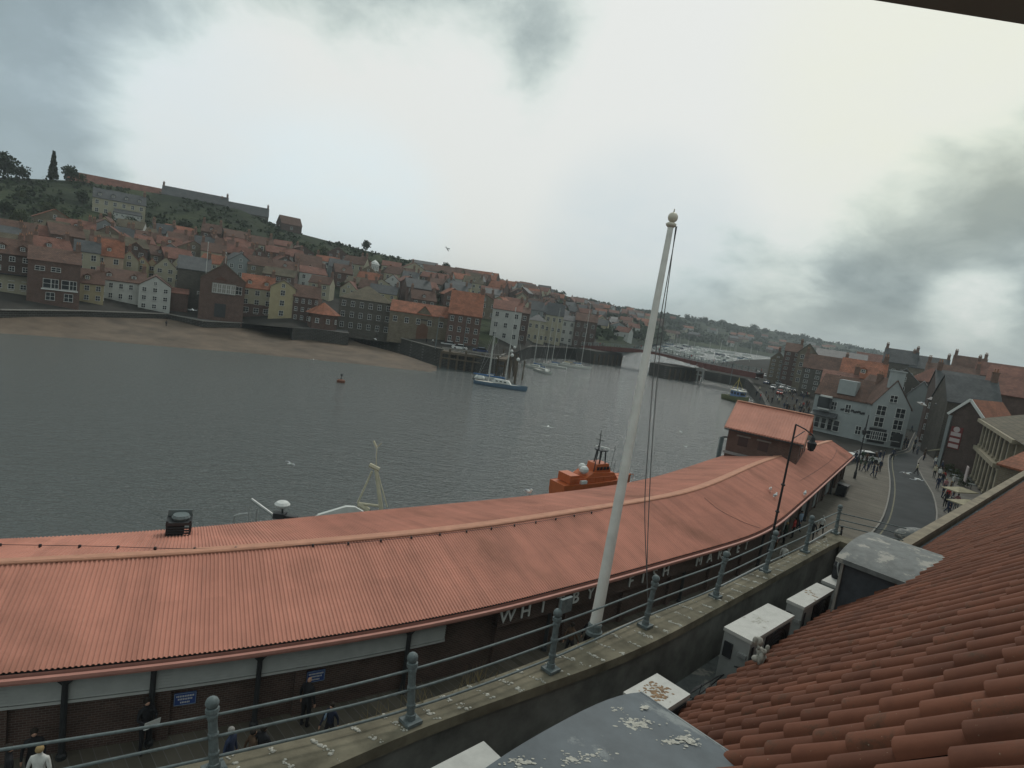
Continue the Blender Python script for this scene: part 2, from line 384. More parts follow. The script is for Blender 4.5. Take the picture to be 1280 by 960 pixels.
# east bank: the quay wall below the hillside edge, a light coping on top
edge = [c[0].copy() for c in cols[:13]]
epx = [(-200, 372), (0, 388), (100, 389), (210, 393), (255, 402), (300, 404), (360, 405), (366, 410), (425, 412), (435, 409), (490, 420), (545, 435), (620, 449), (640, 437), (665, 433), (700, 434), (738, 437), (770, 437)]
E3 = [at(x, y, ZE if x > 362 else ZL) for x, y in epx]
b = MB(); b.grid([[p+Vector((0, 0, .02)) for p in E3], [Vector((p.x, p.y, -5.5)) for p in E3]])
b.grid([[p+Vector((0, 0, .02)) for p in E3], [p+Vector((p.x, p.y, 0)).normalized()*9+Vector((0, 0, .02)) for p in E3]])
t = b.build('quay_wall', m_quay, origin=E3[5]); tag(t, 'dark stone quay wall along the far bank above the sand', 'quay wall')
b = MB()
for i in range(len(E3)-1):
    if i in (6, 7, 8): continue
    b.beam(E3[i]+Vector((0, 0, .12)), E3[i+1]+Vector((0, 0, .12)), .6, .22)
b.build('coping', m_kerb, t, world=True)
# sand
up = [(-200, 382, -1.4), (0, 395, -1.5), (100, 396, -1.5), (200, 400, -1.5), (300, 411, -1.6), (362, 412, -1.7), (372, 424, -2.2), (428, 427, -2.3), (450, 436, -2.6), (500, 450, -3), (545, 467, -3.6)]
lo = [(-200, 408), (0, 417), (100, 424), (200, 433), (300, 441), (350, 446), (400, 451), (440, 455), (480, 459), (510, 463), (545, 468)]
ra = [at(x, y, z)+Vector((0, 0, 0)) for x, y, z in up]; rb = [at(x, y, -3.52) for x, y in lo]
ra2 = path(ra, 40); rb2 = path(rb, 40)
rr = []
for k in range(9):
    t_ = k/8; rr.append([a.lerp(c, t_)+Vector((0, 0, .12*math.sin(i*1.3+k)*math.sin(math.pi*t_))) for i, (a, c) in enumerate(zip(ra2, rb2))])
rr.append([c+Vector((c.x, c.y, 0)).normalized()*-8+Vector((0, 0, -.9)) for c in rb2])
rr.insert(0, [a+Vector((a.x, a.y, 0)).normalized()*12+Vector((0, 0, .3)) for a in ra2])
b = MB(); b.smooth = True; b.grid(rr); tag(b.build('sand_beach', m_mud), kind='structure')

# west bank: land mass with its quay face
FRONT = [(-420, 876), (-200, 861), (0, 842), (200, 825), (300, 812), (400, 797), (476, 784), (572, 768), (765, 719), (860, 692), (952, 664), (1000, 628), (1069, 567)]
RIDGE = [(-420, 728), (-200, 716), (0, 706), (240, 694), (400, 680), (480, 673), (587, 662), (766, 634), (860, 617), (912, 597), (960, 576), (1045, 550)]
REAR = [(-420, 690), (-200, 683), (0, 675), (206, 664), (400, 645), (480, 638), (675, 619), (807, 600), (900, 571), (955, 557), (985, 551), (1020, 545.5)]
ZF, ZR, ZB = 3.2, 4.55, 3.2
NS = 2600
fp = path([at(x, y, ZF) for x, y in FRONT], NS); rp = path([at(x, y, ZR) for x, y in RIDGE], NS); bp_ = path([at(x, y, ZB) for x, y in REAR], NS)
# bring the stations of ridge and rear level with the front (perpendicular ribs)
def level(src, dst):
    out = []; j = 0
    for i in range(len(src)):
        a = src[max(i-1, 0)]; c = src[min(i+1, len(src)-1)]; d = (c-a); d.z = 0
        if d.length < 1e-6: d = Vector((1, 0, 0))
        while j < len(dst)-1 and (dst[j]-src[i]).dot(d) < 0: j += 1
        out.append(dst[j].copy())
    return out
def soften(P, k=14):
    n = len(P); acc = [Vector((0, 0, 0))]
    for p in P: acc.append(acc[-1]+p)
    return [(acc[min(n, i+k+1)]-acc[max(0, i-k)])/(min(n, i+k+1)-max(0, i-k)) for i in range(n)]
def outward(P, i, off):   # horizontal normal to a path (towards the street for off>0)
    a = P[max(i-3, 0)]; c = P[min(i+3, len(P)-1)]; d = (c-a).normalized(); return P[i]+Vector((d.y, -d.x, 0))*off
fp = soften(fp, 120); rp = soften(rp, 120); bp_ = soften(bp_, 120)
W0 = [outward(bp_, i, -1.8) for i in range(0, NS, 40)]
W0 = [Vector((p.x, p.y, 0)) for p in W0]
wq = W0+[at(x, y, -3.5) for x, y in [(948, 508), (932, 485), (880, 474), (872, 466), (925, 456), (985, 452)]]
wq = [Vector((p.x, p.y, 0)) for p in wq]
far = [Vector((500, 760, 0)), Vector((900, 500, 0)), Vector((500, -300, 0)), Vector((-60, -300, 0))]
top = wq+far
bm = bmesh.new(); vv = [bm.verts.new((p.x, p.y, -.02)) for p in top]
f_ = bm.faces.new(vv); bmesh.ops.triangulate(bm, faces=[f_]); me = bpy.data.meshes.new('town_ground'); bm.to_mesh(me); bm.free(); me.materials.append(m_land)
o = bpy.data.objects.new('town_ground', me); C.objects.link(o); tag(o, kind='structure')
b = MB(); b.grid([[p+Vector((0, 0, .05)) for p in wq], [p+Vector((0, 0, -6)) for p in wq]])
b.grid([[p+Vector((0, 0, .05)) for p in wq], [p+Vector((1.0, -.4, .05)) for p in wq]])
o = b.build('quay_wall', m_quay, origin=wq[-5]); tag(o, 'dark stone quay wall behind the market hall and by the blue boat', 'quay wall')

# street
KL = [at(x, y, 0) for x, y in [(1080, 677), (1102, 650), (1111, 620), (1112, 600), (1110, 580), (1113, 568)]]
KL = [Vector((-40, 0, 0)), Vector((-22, 7.5, 0)), Vector((-4, 14.0, 0)), Vector((10, 25, 0)), Vector((20, 36, 0))]+KL
KL2 = KL+[at(x, y, 0) for x, y in [(1132, 563), (1138, 552), (1146, 535), (1150, 522)]]
KR = [Vector((-30, -12, 0)), Vector((-8, -1, 0)), Vector((14, 22, 0)), Vector((30, 40, 0))]+[at(x, y, 0) for x, y in [(1170, 655), (1170, 636), (1165, 617), (1150, 592), (1148, 576), (1163, 562), (1166, 545), (1168, 530), (1166, 519)]]
nA = 60; pa = path(KL2, nA); pb = path(KR, nA)
b = MB(); b.grid([pb, pa]); tag(b.build('road', m_road), kind='structure')
fw = [Vector((p.x, p.y, .12)) for p in (outward(fp, i, -3.0) for i in range(0, NS, 25))]
pl = path([Vector((p.x, p.y, .12)) for p in KL], len(fw))
b = MB(); b.grid([pl, fw]); b.grid([[p+Vector((0, 0, -.13)) for p in pl], pl])
tag(b.build('pavement', m_pave), kind='structure')
b = MB()
for P in (pa[:48], ):
    for i in range(len(P)-1): b.beam(P[i]+Vector((0, 0, .07)), P[i+1]+Vector((0, 0, .07)), .14, .16)
tag(b.build('kerb', m_kerb), kind='structure')
pr = path([Vector((p.x, p.y, .12)) for p in KR], 50); ro = [outward(pr, i, 12) for i in range(50)]
b = MB(); b.grid([ro, pr]); b.grid([pr, [p+Vector((0, 0, -.13)) for p in pr]]); tag(b.build('pavement', m_pave2), kind='structure')
b = MB()
for i in range(len(pr)-1): b.beam(pr[i]+Vector((0, 0, -.04)), pr[i+1]+Vector((0, 0, -.04)), .14, .17)
tag(b.build('kerb', m_kerb), kind='structure')
m_paint = mat('road_paint', (.14, .13, .09), var=.3, scale=3)
b = MB()
for off in (-.45,):
    P = [outward(pa, i, .55) for i in range(len(pa))]
    for i in range(18, 48): 
        a, c = P[i], P[i+1]; d = (c-a).normalized(); sd2 = Vector((d.y, -d.x, 0))*.06
        b.add([a-sd2+Vector((0, 0, .004)), a+sd2+Vector((0, 0, .004)), c+sd2+Vector((0, 0, .004)), c-sd2+Vector((0, 0, .004))], [(0, 1, 2, 3)])
tag(b.build('road_line', m_paint), kind='structure')
# ------------------------------------------------------------------ house builder
WC = {}
def win_mesh(ww, hh, lvl, dark=False):
    k = (round(ww, 1), round(hh, 1), lvl, dark)
    if k in WC: return WC[k]
    ww, hh = max(.4, k[0]), max(.4, k[1])
    b = MB(); fw = .065 if lvl else .08
    if not dark:
        b.box((-ww/2, -.05, 0), (fw, .14, hh)); b.box((ww/2, -.05, 0), (fw, .14, hh))
        b.box((0, -.05, hh/2), (ww+fw, .16, fw)); b.box((0, -.08, -hh/2), (ww+fw+.12, .22, fw*1.1))
        b.box((0, -.045, 0), (.06, .10, hh-fw)); b.box((0, -.04, 0), (ww-fw, .09, .06))
    p = MB(); p.box((0, -.01, 0), (ww-fw*.9, .06, hh-fw*.9))
    if lvl == 0 or dark:
        b.mi = 1; b.v = list(b.v); b.add(p.v, p.f); r = (b.tomesh('window', [m_wframe, m_glass]), None)
    else:
        r = (b.tomesh('window', [m_wframe]), p.tomesh('pane', [m_glass]))
    WC[k] = r; return r
def tomesh(s, name, mats):
    me = bpy.data.meshes.new(name); me.from_pydata([tuple(v) for v in s.v], [], s.f)
    for m_ in mats: me.materials.append(m_)
    me.polygons.foreach_set('material_index', s.m); me.polygons.foreach_set('use_smooth', s.sm); me.update(); return me
MB.tomesh = tomesh
def window(parent, x, y, z, ww, hh, rz=0.0, lvl=0, dark=False):
    m1, m2 = win_mesh(ww, hh, lvl, dark)
    o = bpy.data.objects.new('window', m1); C.objects.link(o); o.parent = parent; o.location = (x, y, z); o.rotation_euler = (0, 0, rz)
    if m2:
        q = bpy.data.objects.new('pane', m2); C.objects.link(q); q.parent = o
    return o
def roofuv(co, n):
    return (co.y, co.z*1.5) if abs(n.x) > abs(n.y) else (co.x, co.z*1.5)
def gable_wall(b, w, d, he, hr, ridge):
    b.box((0, d/2, he/2-1.0), (w, d, he+2.0)) if ridge == 'hip' else None
    if ridge == 'x':
        b.prism([(-w/2, 0, -2), (-w/2, d, -2), (-w/2, d, he), (-w/2, d/2, hr), (-w/2, 0, he)], (w, 0, 0))
    elif ridge == 'y':
        b.prism([(-w/2, 0, -2), (w/2, 0, -2), (w/2, 0, he), (0, 0, hr), (-w/2, 0, he)], (0, d, 0))
    elif ridge == 'flat': b.box((0, d/2, he/2-1), (w, d, he+2))
def gable_roof(b, w, d, he, hr, ridge, ov=.25, th=.18):
    if ridge == 'x':
        W = w/2+ov*.6; sl = (hr-he)/(d/2); e = he-sl*ov+.06; r = hr+.06
        for (y0, y1) in ((-ov, d/2), (d+ov, d/2)):
            b.prism([(-W, y0, e), (-W, y1, r), (-W, y1, r+th), (-W, y0, e+th)], (2*W, 0, 0))
    elif ridge == 'y':
        sl = (hr-he)/(w/2); e = he-sl*ov+.06; r = hr+.06
        for sg in (-1, 1):
            b.prism([(sg*(w/2+ov), -ov*.6, e), (0, -ov*.6, r), (0, -ov*.6, r+th), (sg*(w/2+ov), -ov*.6, e+th)], (0, d+ov*1.2, 0))
    elif ridge == 'hip':
        W = w/2+ov; k = min(w, d)/2*.95; e = he+.03
        b.add([(-W, -ov, e), (W, -ov, e), (W, d+ov, e), (-W, d+ov, e), (-w/2+k, d/2, hr), (w/2-k, d/2, hr)], [(0, 1, 5, 4), (2, 3, 4, 5), (1, 2, 5), (3, 0, 4), (3, 2, 1, 0)])
    elif ridge == 'flat':
        b.box((0, d/2, he+.15), (w+.2, d+.2, .3))
def chimney(roof, x, y, z, h=1.6, ww=.9, dd=.6, pots=2):
    b = MB(); b.box((x, y, z+h/2-.6), (ww, dd, h+1.2)); b.box((x, y, z+h+.05), (ww+.16, dd+.16, .16)); b.mi = 1
    for k in range(pots): b.lathe((x+(k-(pots-1)/2)*ww/max(pots, 1)*.9, y, z+h+.1), [(.13, 0), (.11, .5), (.14, .52), (.14, .6)], 6)
    return b.build('chimney', [m_chim, m_pot], roof)
def house(label, loc, rz, w, d, he, hr, wall='brick', roof='orange', ridge='x', rows=2, cols=2, chim=1, dorm=0, lvl=0, group=None, name='house', cat='house', side=True, ww=None, wh=None, win=True, base=0.0, skip=()):
    t = thing(name, label, cat, loc, rz, group)
    b = MB(); gable_wall(b, w, d, he, hr, ridge); b.build('wall', WALLS[wall], t)
    b = MB(); gable_roof(b, w, d, he, hr, ridge); rf = b.build('roof', ROOFS[roof], t, uv=roofuv)
    if win and rows and cols:
        H = he-base; ww_ = ww or min(1.05, w/cols*.40); hh_ = wh or min(1.5, H/rows*.5)
        for r_ in range(rows):
            for c_ in range(cols):
                if (r_, c_) in skip: continue
                window(t, -w/2+w*(c_+.5)/cols, 0, base+H*(r_+.52)/rows, ww_, hh_, lvl=lvl)
        if ridge == 'y' and w > 3: window(t, 0, 0, he+(hr-he)*.3, ww_*.8, hh_*.7, lvl=lvl)
        if side and d > 4:
            # one flank shows from the river: the side turned to the camera
            v = Matrix.Rotation(-rz, 3, 'Z')@(CAM-Vector(loc)); sg = 1 if v.x > 0 else -1
            for r_ in range(rows): window(t, sg*w/2, d*.35, base+H*(r_+.52)/rows, ww_, hh_, rz=sg*math.pi/2, lvl=0)
    for k in range(chim):
        if ridge == 'x': chimney(rf, (-1)**k*(w/2-.5), d/2, hr)
        else: chimney(rf, 0, d*(.75 if k == 0 else .3), hr-.2)
    for k in range(dorm):
        x = -w/2+w*(k+.5)/dorm; yy = d*.16; z0 = he+(hr-he)*.30
        b = MB(); b.box((x, yy+.5, z0+.35), (1.1, 1.4, 1.1)); dm = b.build('dormer', WALLS[wall] if wall != 'brick' else m_cream, rf)
        q = MB(); q.prism([(x-.75, yy-.35, z0+.85), (x+.75, yy-.35, z0+.85), (x, yy-.35, z0+1.4)], (0, 1.9, 0)); q.build('dormer_roof', ROOFS[roof], t, uv=roofuv)
        window(t, x, yy-.2, z0+.4, .7, .7, lvl=0)
    return t
def facing(P, turn=0.0):
    return math.atan2(-P.x, P.y)+math.radians(turn)
def house_px(label, x0, x1, yb, ye, yr, wall, roof, ridge='x', turn=0, d=None, z=None, P=None, **k):
    xc = (x0+x1)/2
    if P is None: P = at(xc, yb, z) if z is not None else pick(xc, yb)
    if P.z < ZE+.6 and k.get('group') == HL:      # stand back from the very edge of the quay
        P = P+Vector((P.x, P.y, 0)).normalized()*1.8; P.z = ground(P.x, P.y)
    D = dep(P); w = (x1-x0)/math.cos(ROLL)*D/FPX/max(.5, math.cos(math.radians(turn)))
    he = zat(P, ye)-P.z; rz = facing(P, turn); d = d or max(6, min(10, w*1.1))
    if ridge in ('x', 'hip'):
        Q = P+Vector((P.x, P.y, 0)).normalized()*d/2; hr = zat(Q, yr)-P.z
    else: hr = zat(P, yr)-P.z
    hr = max(hr, he+.8)
    return house(label, P, rz, w, d, he, hr, wall, roof, ridge, **k)

HL = 'houses on the far bank'
# ---- named houses of the far bank's waterfront, from the left
h = house_px('dark timbered house with cream ground floor at the far left waterfront', -6, 33, 366, 318, 300, 'dark brick', 'brown', rows=4, cols=3, dorm=2, lvl=0, group=HL, chim=1)
def spanw(h): return max(v.co.x for v in [o_ for o_ in kids(h) if o_.name.startswith('wall')][0].data.vertices)
wh_ = spanw(h); b = MB(); b.box((0, -.06, .9), (wh_*2+.1, .16, 5.6)); b.build('cream_ground_floor', m_cream, h); b = MB(); b.box((0, -.7, 3.9), (wh_*1.9, 1.3, .2)); b.build('balcony', m_dark, h)
for k in range(3): window(h, -wh_*.6+k*wh_*.6, -.15, 1.4, 1.0, 1.0)
h = house_px('large red brick waterfront house with two wide white bay windows', 40, 92, 384, 328, 312, 'brick', 'brown', rows=4, cols=2, lvl=1, group=HL, win=False)
wh_ = spanw(h)
for sx in (-.12, .58):
    window(h, wh_*sx, -.25, 4.6, 2.6, 1.9, lvl=1); window(h, wh_*sx+.7, -.28, 4.6, 1.2, 1.9, lvl=1); window(h, wh_*sx, -.03, 1.9, 1.5, 1.6, lvl=1)
    b = MB(); b.box((wh_*sx, -.15, 3.4), (3.2, .5, .25)); b.build('bay_sill', m_wframe, h)
for sx in (-.55, .05): window(h, wh_*sx, -.03, 7.6, 1.6, .9, lvl=1)
house_px('small half cream, half yellow cottage with brown roof beside the large brick house', 90, 125, 380, 354, 337, 'yellow', 'brown', rows=2, cols=3, dorm=1, group=HL, lvl=1)
house_px('long low white cottage left of the white gabled house', 124, 176, 379, 352, 338, 'white', 'brown', rows=2, cols=5, dorm=2, chim=1, group=HL, lvl=1)
house_px('white gabled house with purple brown roof standing on the river wall', 175, 209, 390, 358, 346, 'white', 'brown', 'y', rows=3, cols=3, d=16, group=HL, lvl=1, chim=0)
house_px('cream house with dark slate roof above the cottages', 94, 121, 343, 315, 302, 'cream', 'slate', rows=2, cols=2, group=HL, lvl=1)
house_px('peach house with the brightest orange roof above the long white cottage', 119, 150, 346, 320, 300, 'peach', 'orange', rows=2, cols=2, dorm=1, group=HL, lvl=1)
house_px('narrow cream gabled house right of the bright orange roof', 150, 170, 347, 325, 314, 'cream', 'orange', 'y', rows=2, cols=1, d=12, group=HL, lvl=1)
house_px('yellow gabled house in the row of small gables', 169, 184, 349, 330, 321, 'yellow', 'orange', 'y', rows=2, cols=1, d=12, group=HL, lvl=1, chim=0)
house_px('narrowest pale yellow gable in the row of small gables', 183, 194, 349, 331, 324, 'yellow', 'orange', 'y', rows=2, cols=1, d=12, group=HL, chim=0)
house_px('tall cream gabled house behind the white gabled waterfront house', 193, 216, 364, 334, 322, 'cream', 'brown', 'y', rows=3, cols=2, d=12, group=HL, lvl=1)
house_px('slim cream gable between the tall cream gable and the slate hall', 215, 228, 352, 330, 321, 'cream', 'brown', 'y', rows=2, cols=1, d=10, group=HL, chim=0)
house_px('grey slate roofed stone hall with white corner strips', 221, 257, 388, 338, 322, 'dark stone', 'slate', rows=3, cols=2, d=14, group=HL, lvl=1, win=False)
h = house_px('brick gabled hall with a wide white window and two flagpoles', 250, 300, 402, 350, 330, 'brick', 'mossy brown', 'y', rows=3, cols=3, d=14, group=HL, lvl=1, win=False)
wh_ = spanw(h)
for k in range(5): window(h, -wh_*.35+k*1.05, -.2, 7.2, .95, 2.2, lvl=0)
b = MB(); b.box((-wh_*.35+2.1, -.1, 7.2), (5.6, .3, 2.7)); b.build('window_surround', m_kerb, h)
window(h, wh_*.72, -.05, 7.2, 1.4, 2.0, lvl=1); b = MB(); b.prism([(-wh_*.4, -.1, 9.3), (wh_*.2, -.1, 9.3), (-wh_*.1, -.1, 10.3)], (0, .2, 0)); b.build('tympanum', m_rtile, h)
b = MB(); b.box((-wh_*.05, -.05, 1.6), (2.6, .2, 3.4)); b.build('door', m_dark, h)
P = at(209, 392, .8)
house_px('low red roofed shed beside the white gabled house', 208, 232, 391, 367, 361, 'brick', 'dull red', rows=0, cols=0, chim=0, group=HL)
h = house_px('cream and brick house with orange roof and two white dormers', 300, 338, 397, 361, 345, 'cream', 'orange', rows=3, cols=3, dorm=2, group=HL, lvl=1)
wh_ = spanw(h); b = MB(); b.box((0, -.05, .7), (wh_*2+.08, .12, 5.0)); b.build('brick_ground_floor', m_brick, h)
for k in range(3): window(h, -wh_*.6+k*wh_*.6, -.12, 1.6, 1.3, 1.2)
house_px('tall yellow gabled house on the quay', 336, 365, 398, 360, 351, 'yellow', 'mossy brown', 'y', rows=3, cols=1, d=9, group=HL, lvl=1, chim=0)
house_px('dark red brick house right of the tall yellow gable', 365, 396, 403, 372, 358, 'dark brick', 'brown', rows=3, cols=4, group=HL, lvl=1)
house_px('dark stone warehouse with balconies and a hipped mossy roof', 422, 486, 416, 376, 358, 'dark stone', 'mossy brown', 'hip', rows=3, cols=6, d=16, group=HL, lvl=1, name='warehouse', cat='warehouse', chim=0)
h = house_px('long stone quay building with orange roof and arched brown door', 485, 569, 425, 394, 381, 'stone', 'orange', rows=1, cols=6, d=10, group=HL, lvl=1, chim=0, base=2.5, name='quay_building', cat='building')
house_px('brick house with a large steep orange roof right of the stone quay building', 556, 597, 431, 394, 366, 'brick', 'orange', rows=3, cols=4, d=14, group=HL, lvl=1)
house_px('white three storey house with rows of black windows', 611, 647, 426, 388, 377, 'white', 'dull red', rows=3, cols=3, group=HL, lvl=1, d=12)
house_px('narrow dark brick house right of the white three storey house', 645, 657, 429, 392, 385, 'dark brick', 'brown', rows=3, cols=1, group=HL, d=9)
house_px('cream house with brown hipped roof left of the tall cream house', 656, 679, 429, 401, 393, 'cream', 'slate', 'hip', rows=2, cols=3, group=HL, lvl=1, chim=0)
house_px('pale grey house with slate roof behind the cream hipped house', 646, 677, 402, 387, 376, 'grey', 'slate', rows=2, cols=3, group=HL)
house_px('tall cream house with steep slate roof and three skylights', 677, 699, 430, 394, 380, 'cream', 'slate', rows=3, cols=3, group=HL, lvl=1)
house_px('small bright white house near the bridge', 698, 715, 430, 401, 395, 'white', 'slate', rows=3, cols=2, group=HL, lvl=1, chim=0)
house_px('dark brick house next to the left end of the bridge', 714, 741, 436, 402, 393, 'dark brick', 'brown', rows=3, cols=3, group=HL)
# ---- upper slope
house_px('large cream house with dormers standing alone high on the hillside', 121, 176, 272, 252, 241, 'cream', 'slate', rows=2, cols=6, dorm=4, group=HL, d=10)
house_px('small white block in front of the large cream hillside house', 145, 173, 279, 268, 264, 'white', 'slate', rows=2, cols=5, group=HL, chim=0, d=8)
house_px('long low building with dull red roof on the left skyline', 95, 201, 247, 240, 226, 'brick', 'dull red', rows=1, cols=9, group=HL, d=12, chim=0, P=atd(148, 245, 300), name='long_building', cat='building', turn=-3)
house_px('long slate roofed terrace on the skyline right of the long red roof', 207, 280, 258, 250, 240, 'dark stone', 'slate', rows=1, cols=8, group=HL, d=9, chim=2, P=atd(244, 258, 310), name='terrace')
house_px('dark gabled terrace with three chimneys on the skyline', 278, 333, 275, 266, 256, 'dark stone', 'slate', rows=1, cols=5, group=HL, d=9, chim=2, P=atd(305, 275, 320), name='terrace')
house_px('lone small gabled house on the skyline', 352, 376, 290, 281, 272, 'dark brick', 'brown', 'x', rows=1, cols=1, group=HL, d=8, chim=0, P=atd(364, 290, 330), turn=20)
house_px('white bungalow row high up right of the lone tree', 514, 546, 337, 331, 327, 'white', 'slate', rows=1, cols=5, group=HL, chim=0)
# parts the photo shows on single waterfront buildings
def addpart(t, name, mt, fn, **k):
    b = MB(); fn(b); return b.build(name, mt, t, **k)

# ---- packed houses up the slope
LM = [('the large brick waterfront house', 65, 345), ('the bright orange roof', 135, 310), ('the row of small gables', 175, 325), ('the slate hall', 238, 345), ('the brick gabled hall', 275, 345),
      ('the two white dormers', 320, 350), ('the tall yellow gable', 350, 360), ('the stone warehouse', 452, 370), ('the white clock cupola', 466, 335), ('the long stone quay building', 527, 390),
      ('the large steep orange roof', 578, 375), ('the white three storey house', 628, 390), ('the tall cream house', 688, 385), ('the small bright white house', 706, 400), ('the bridge end', 745, 415), ('the far marina', 870, 425)]
def near_lm(x, y, names=None):
    best = min(names or LM, key=lambda q: (q[1]-x)**2+(q[2]-y)**2*1.5)
    if y < best[2]-9: rel = 'uphill behind'
    elif x < best[1]: rel = 'left of'
    else: rel = 'right of'
    return rel+' '+best[0]
rnd = random.Random(11)
occupied = []
def band(x):  # rows of bases between waterfront and open hillside, in pixel rows
    pts = [(0, 312, 346), (95, 300, 330), (160, 305, 332), (230, 306, 345), (300, 315, 350), (400, 332, 372), (500, 350, 385), (600, 366, 398), (680, 378, 400), (740, 390, 418), (800, 402, 424)]
    for i in range(len(pts)-1):
        if pts[i][0] <= x <= pts[i+1][0]:
            t = (x-pts[i][0])/(pts[i+1][0]-pts[i][0]); return (lerp(pts[i][1], pts[i+1][1], t), lerp(pts[i][2], pts[i+1][2], t))
    return (pts[-1][1], pts[-1][2])
cnt = 0
y_off = 0
for row in range(6):
    x = 4+rnd.uniform(0, 12)
    while x < 800:
        y0, y1 = band(x); yb = lerp(y0, y1, row/5)+rnd.uniform(-2.5, 2.5)
        P = pick(x, yb)
        if P is None: x += 10; continue
        D = dep(P); wm = rnd.uniform(6.0, 11); wp = wm*FPX/D
        if D > 900: x += 12; continue
        wall = rnd.choices(['cream', 'white', 'brick', 'dark brick', 'stone', 'grey', 'yellow', 'dark stone'], [17, 11, 20, 16, 16, 7, 3, 10])[0]
        roof = rnd.choices(['orange', 'dull red', 'brown', 'slate', 'mossy brown'], [13, 25, 34, 18, 12])[0]
        rg = rnd.choice(['x', 'x', 'x', 'y']); he = rnd.uniform(4.2, 6.5); hr = he+rnd.uniform(2.2, 3.4)
        sz = 'small' if wm < 7.5 else ('wide' if wm > 9.5 else 'middling')
        lab = '%s%s house, %s roof, %s' % (wall, ' gabled' if rg == 'y' else '', roof, near_lm(x, yb-4))
        far_ = D > 330
        house(lab, P, facing(P, rnd.uniform(-25, 25)), wm, rnd.uniform(6.5, 9), he, hr, wall, roof, rg, rows=(2 if not far_ else 1), cols=(2 if wm < 8 or far_ else 3), chim=rnd.choice([0, 1, 1, 2]) if not far_ else rnd.choice([0, 1]), side=False, group=HL, dorm=rnd.choice([0, 0, 0, 1]) if not far_ and rg == 'x' else 0)
        cnt += 1; x += wp*rnd.uniform(1.0, 1.55)+(1.5 if row < 2 else 0)
# scattered houses up the valley beyond the bridge
for k in range(95):
    x = rnd.uniform(545, 1060); u_ = rnd.random()
    ysk = [(545, 336), (605, 350), (680, 366), (740, 383), (800, 392), (870, 403), (950, 416), (1020, 429), (1100, 446)]
    for i in range(len(ysk)-1):
        if ysk[i][0] <= x <= ysk[i+1][0]: ys = lerp(ysk[i][1], ysk[i+1][1], (x-ysk[i][0])/(ysk[i+1][0]-ysk[i][0]))
    low = band(x)[0] if x < 800 else ys+24
    yb = lerp(ys+2, low, u_**.7); P = pick(x, yb)
    if P is None: continue
    wall = rnd.choice(['cream', 'white', 'brick', 'grey', 'stone']); roof = rnd.choice(['orange', 'dull red', 'brown', 'slate']); wm = rnd.uniform(8, 18)
    house('far %s house, %s roof, %s' % (wall, roof, near_lm(x, yb)), P, facing(P, rnd.uniform(-30, 30)), wm, 8, 5, 8, wall, roof, 'x', rows=1, cols=2 if wm < 12 else 4, chim=0, side=False, group='far houses up the valley')

# ------------------------------------------------------------------ haze
b = MB(); b.box((600, 1600, 61.5), (7200, 5200, 137)); hz_ = b.build('haze', [])if False else None
me = bpy.data.meshes.new('haze'); me.from_pydata([tuple(v) for v in b.v], [], b.f); o = bpy.data.objects.new('haze', me); C.objects.link(o); o['kind'] = 'stuff'
m = bpy.data.materials.new('haze'); m.use_nodes = True; t = m.node_tree; t.nodes.clear(); pv = t.nodes.new('ShaderNodeVolumePrincipled'); ot = t.nodes.new('ShaderNodeOutputMaterial')
pv.inputs['Color'].default_value = (.86, .94, 1.0, 1); pv.inputs['Density'].default_value = HAZE; t.links.new(pv.outputs[0], ot.inputs['Volume']); me.materials.append(m)
# ------------------------------------------------------------------ waterfront extras on the far bank
# brick hall: balcony and flagpoles
def flagstaff(label, px, yb, yt, dpt, group=None, r=.09):
    P = atd(px, yb, dpt); z = zat(P, yt)
    b = MB(); b.tube([(0, 0, 0), (0, 0, z-P.z)], [r, r*.6], 6); b.ball((0, 0, z-P.z), r*1.8, 6)
    o = b.build('flagpole', m_wframe, origin=(0, 0, 0)); o.location = P; return tag(o, label, 'flagpole', group)
Ph = pick(275, 400)
flagstaff('left white flagpole in front of the brick gabled hall', 255, 372, 303, dep(Ph)-2)
flagstaff('right white flagpole in front of the brick gabled hall', 278, 374, 316, dep(Ph)-2)
t = thing('balcony', 'dark balcony with white rail across the brick gabled hall', 'balcony', atd(272, 372, dep(Ph)-1.4), facing(Ph))
b = MB(); b.box((0, 0, 0), (9.5, 1.4, .2)); b.build('deck', m_dark, t)
b = MB(); b.box((0, -.65, 1.0), (9.5, .08, .08)); b.box((0, -.65, .55), (9.5, .05, .05))
for i in range(20): b.box((-4.7+i*.495, -.65, .5), (.05, .05, 1))
b.build('railing', m_wframe, t)
# stone quay building's central gable with arched door
P = at(526, 426, ZE); rz = facing(P); t = thing('gabled_porch', 'stone gable with arched brown double door on the quay building', 'porch', P*1.0+Vector((-P.x, -P.y, 0)).normalized()*1.5, rz)
wd = 23*dep(P)/FPX; he_ = zat(P, 396)-P.z; hr_ = zat(P, 383)-P.z
b = MB(); gable_wall(b, wd, 5, he_, hr_, 'y'); b.build('wall', m_stone, t)
b = MB(); gable_roof(b, wd, 5, he_, hr_, 'y'); b.build('roof', m_ptile, t, uv=roofuv)
b = MB(); n_ = 10; r_ = wd*.3; b.prism([(-r_, -.08, -.3), (r_, -.08, -.3)]+[(r_*math.cos(math.pi*i/n_), -.08, he_*.5+r_*math.sin(math.pi*i/n_)) for i in range(n_+1)], (0, .2, 0)); b.build('door', mat('brown_door', (.11, .055, .035)), t)
b = MB(); b.box((0, -.1, he_*.88), (wd*.55, .1, .35)); b.build('name_board', m_dark, t)
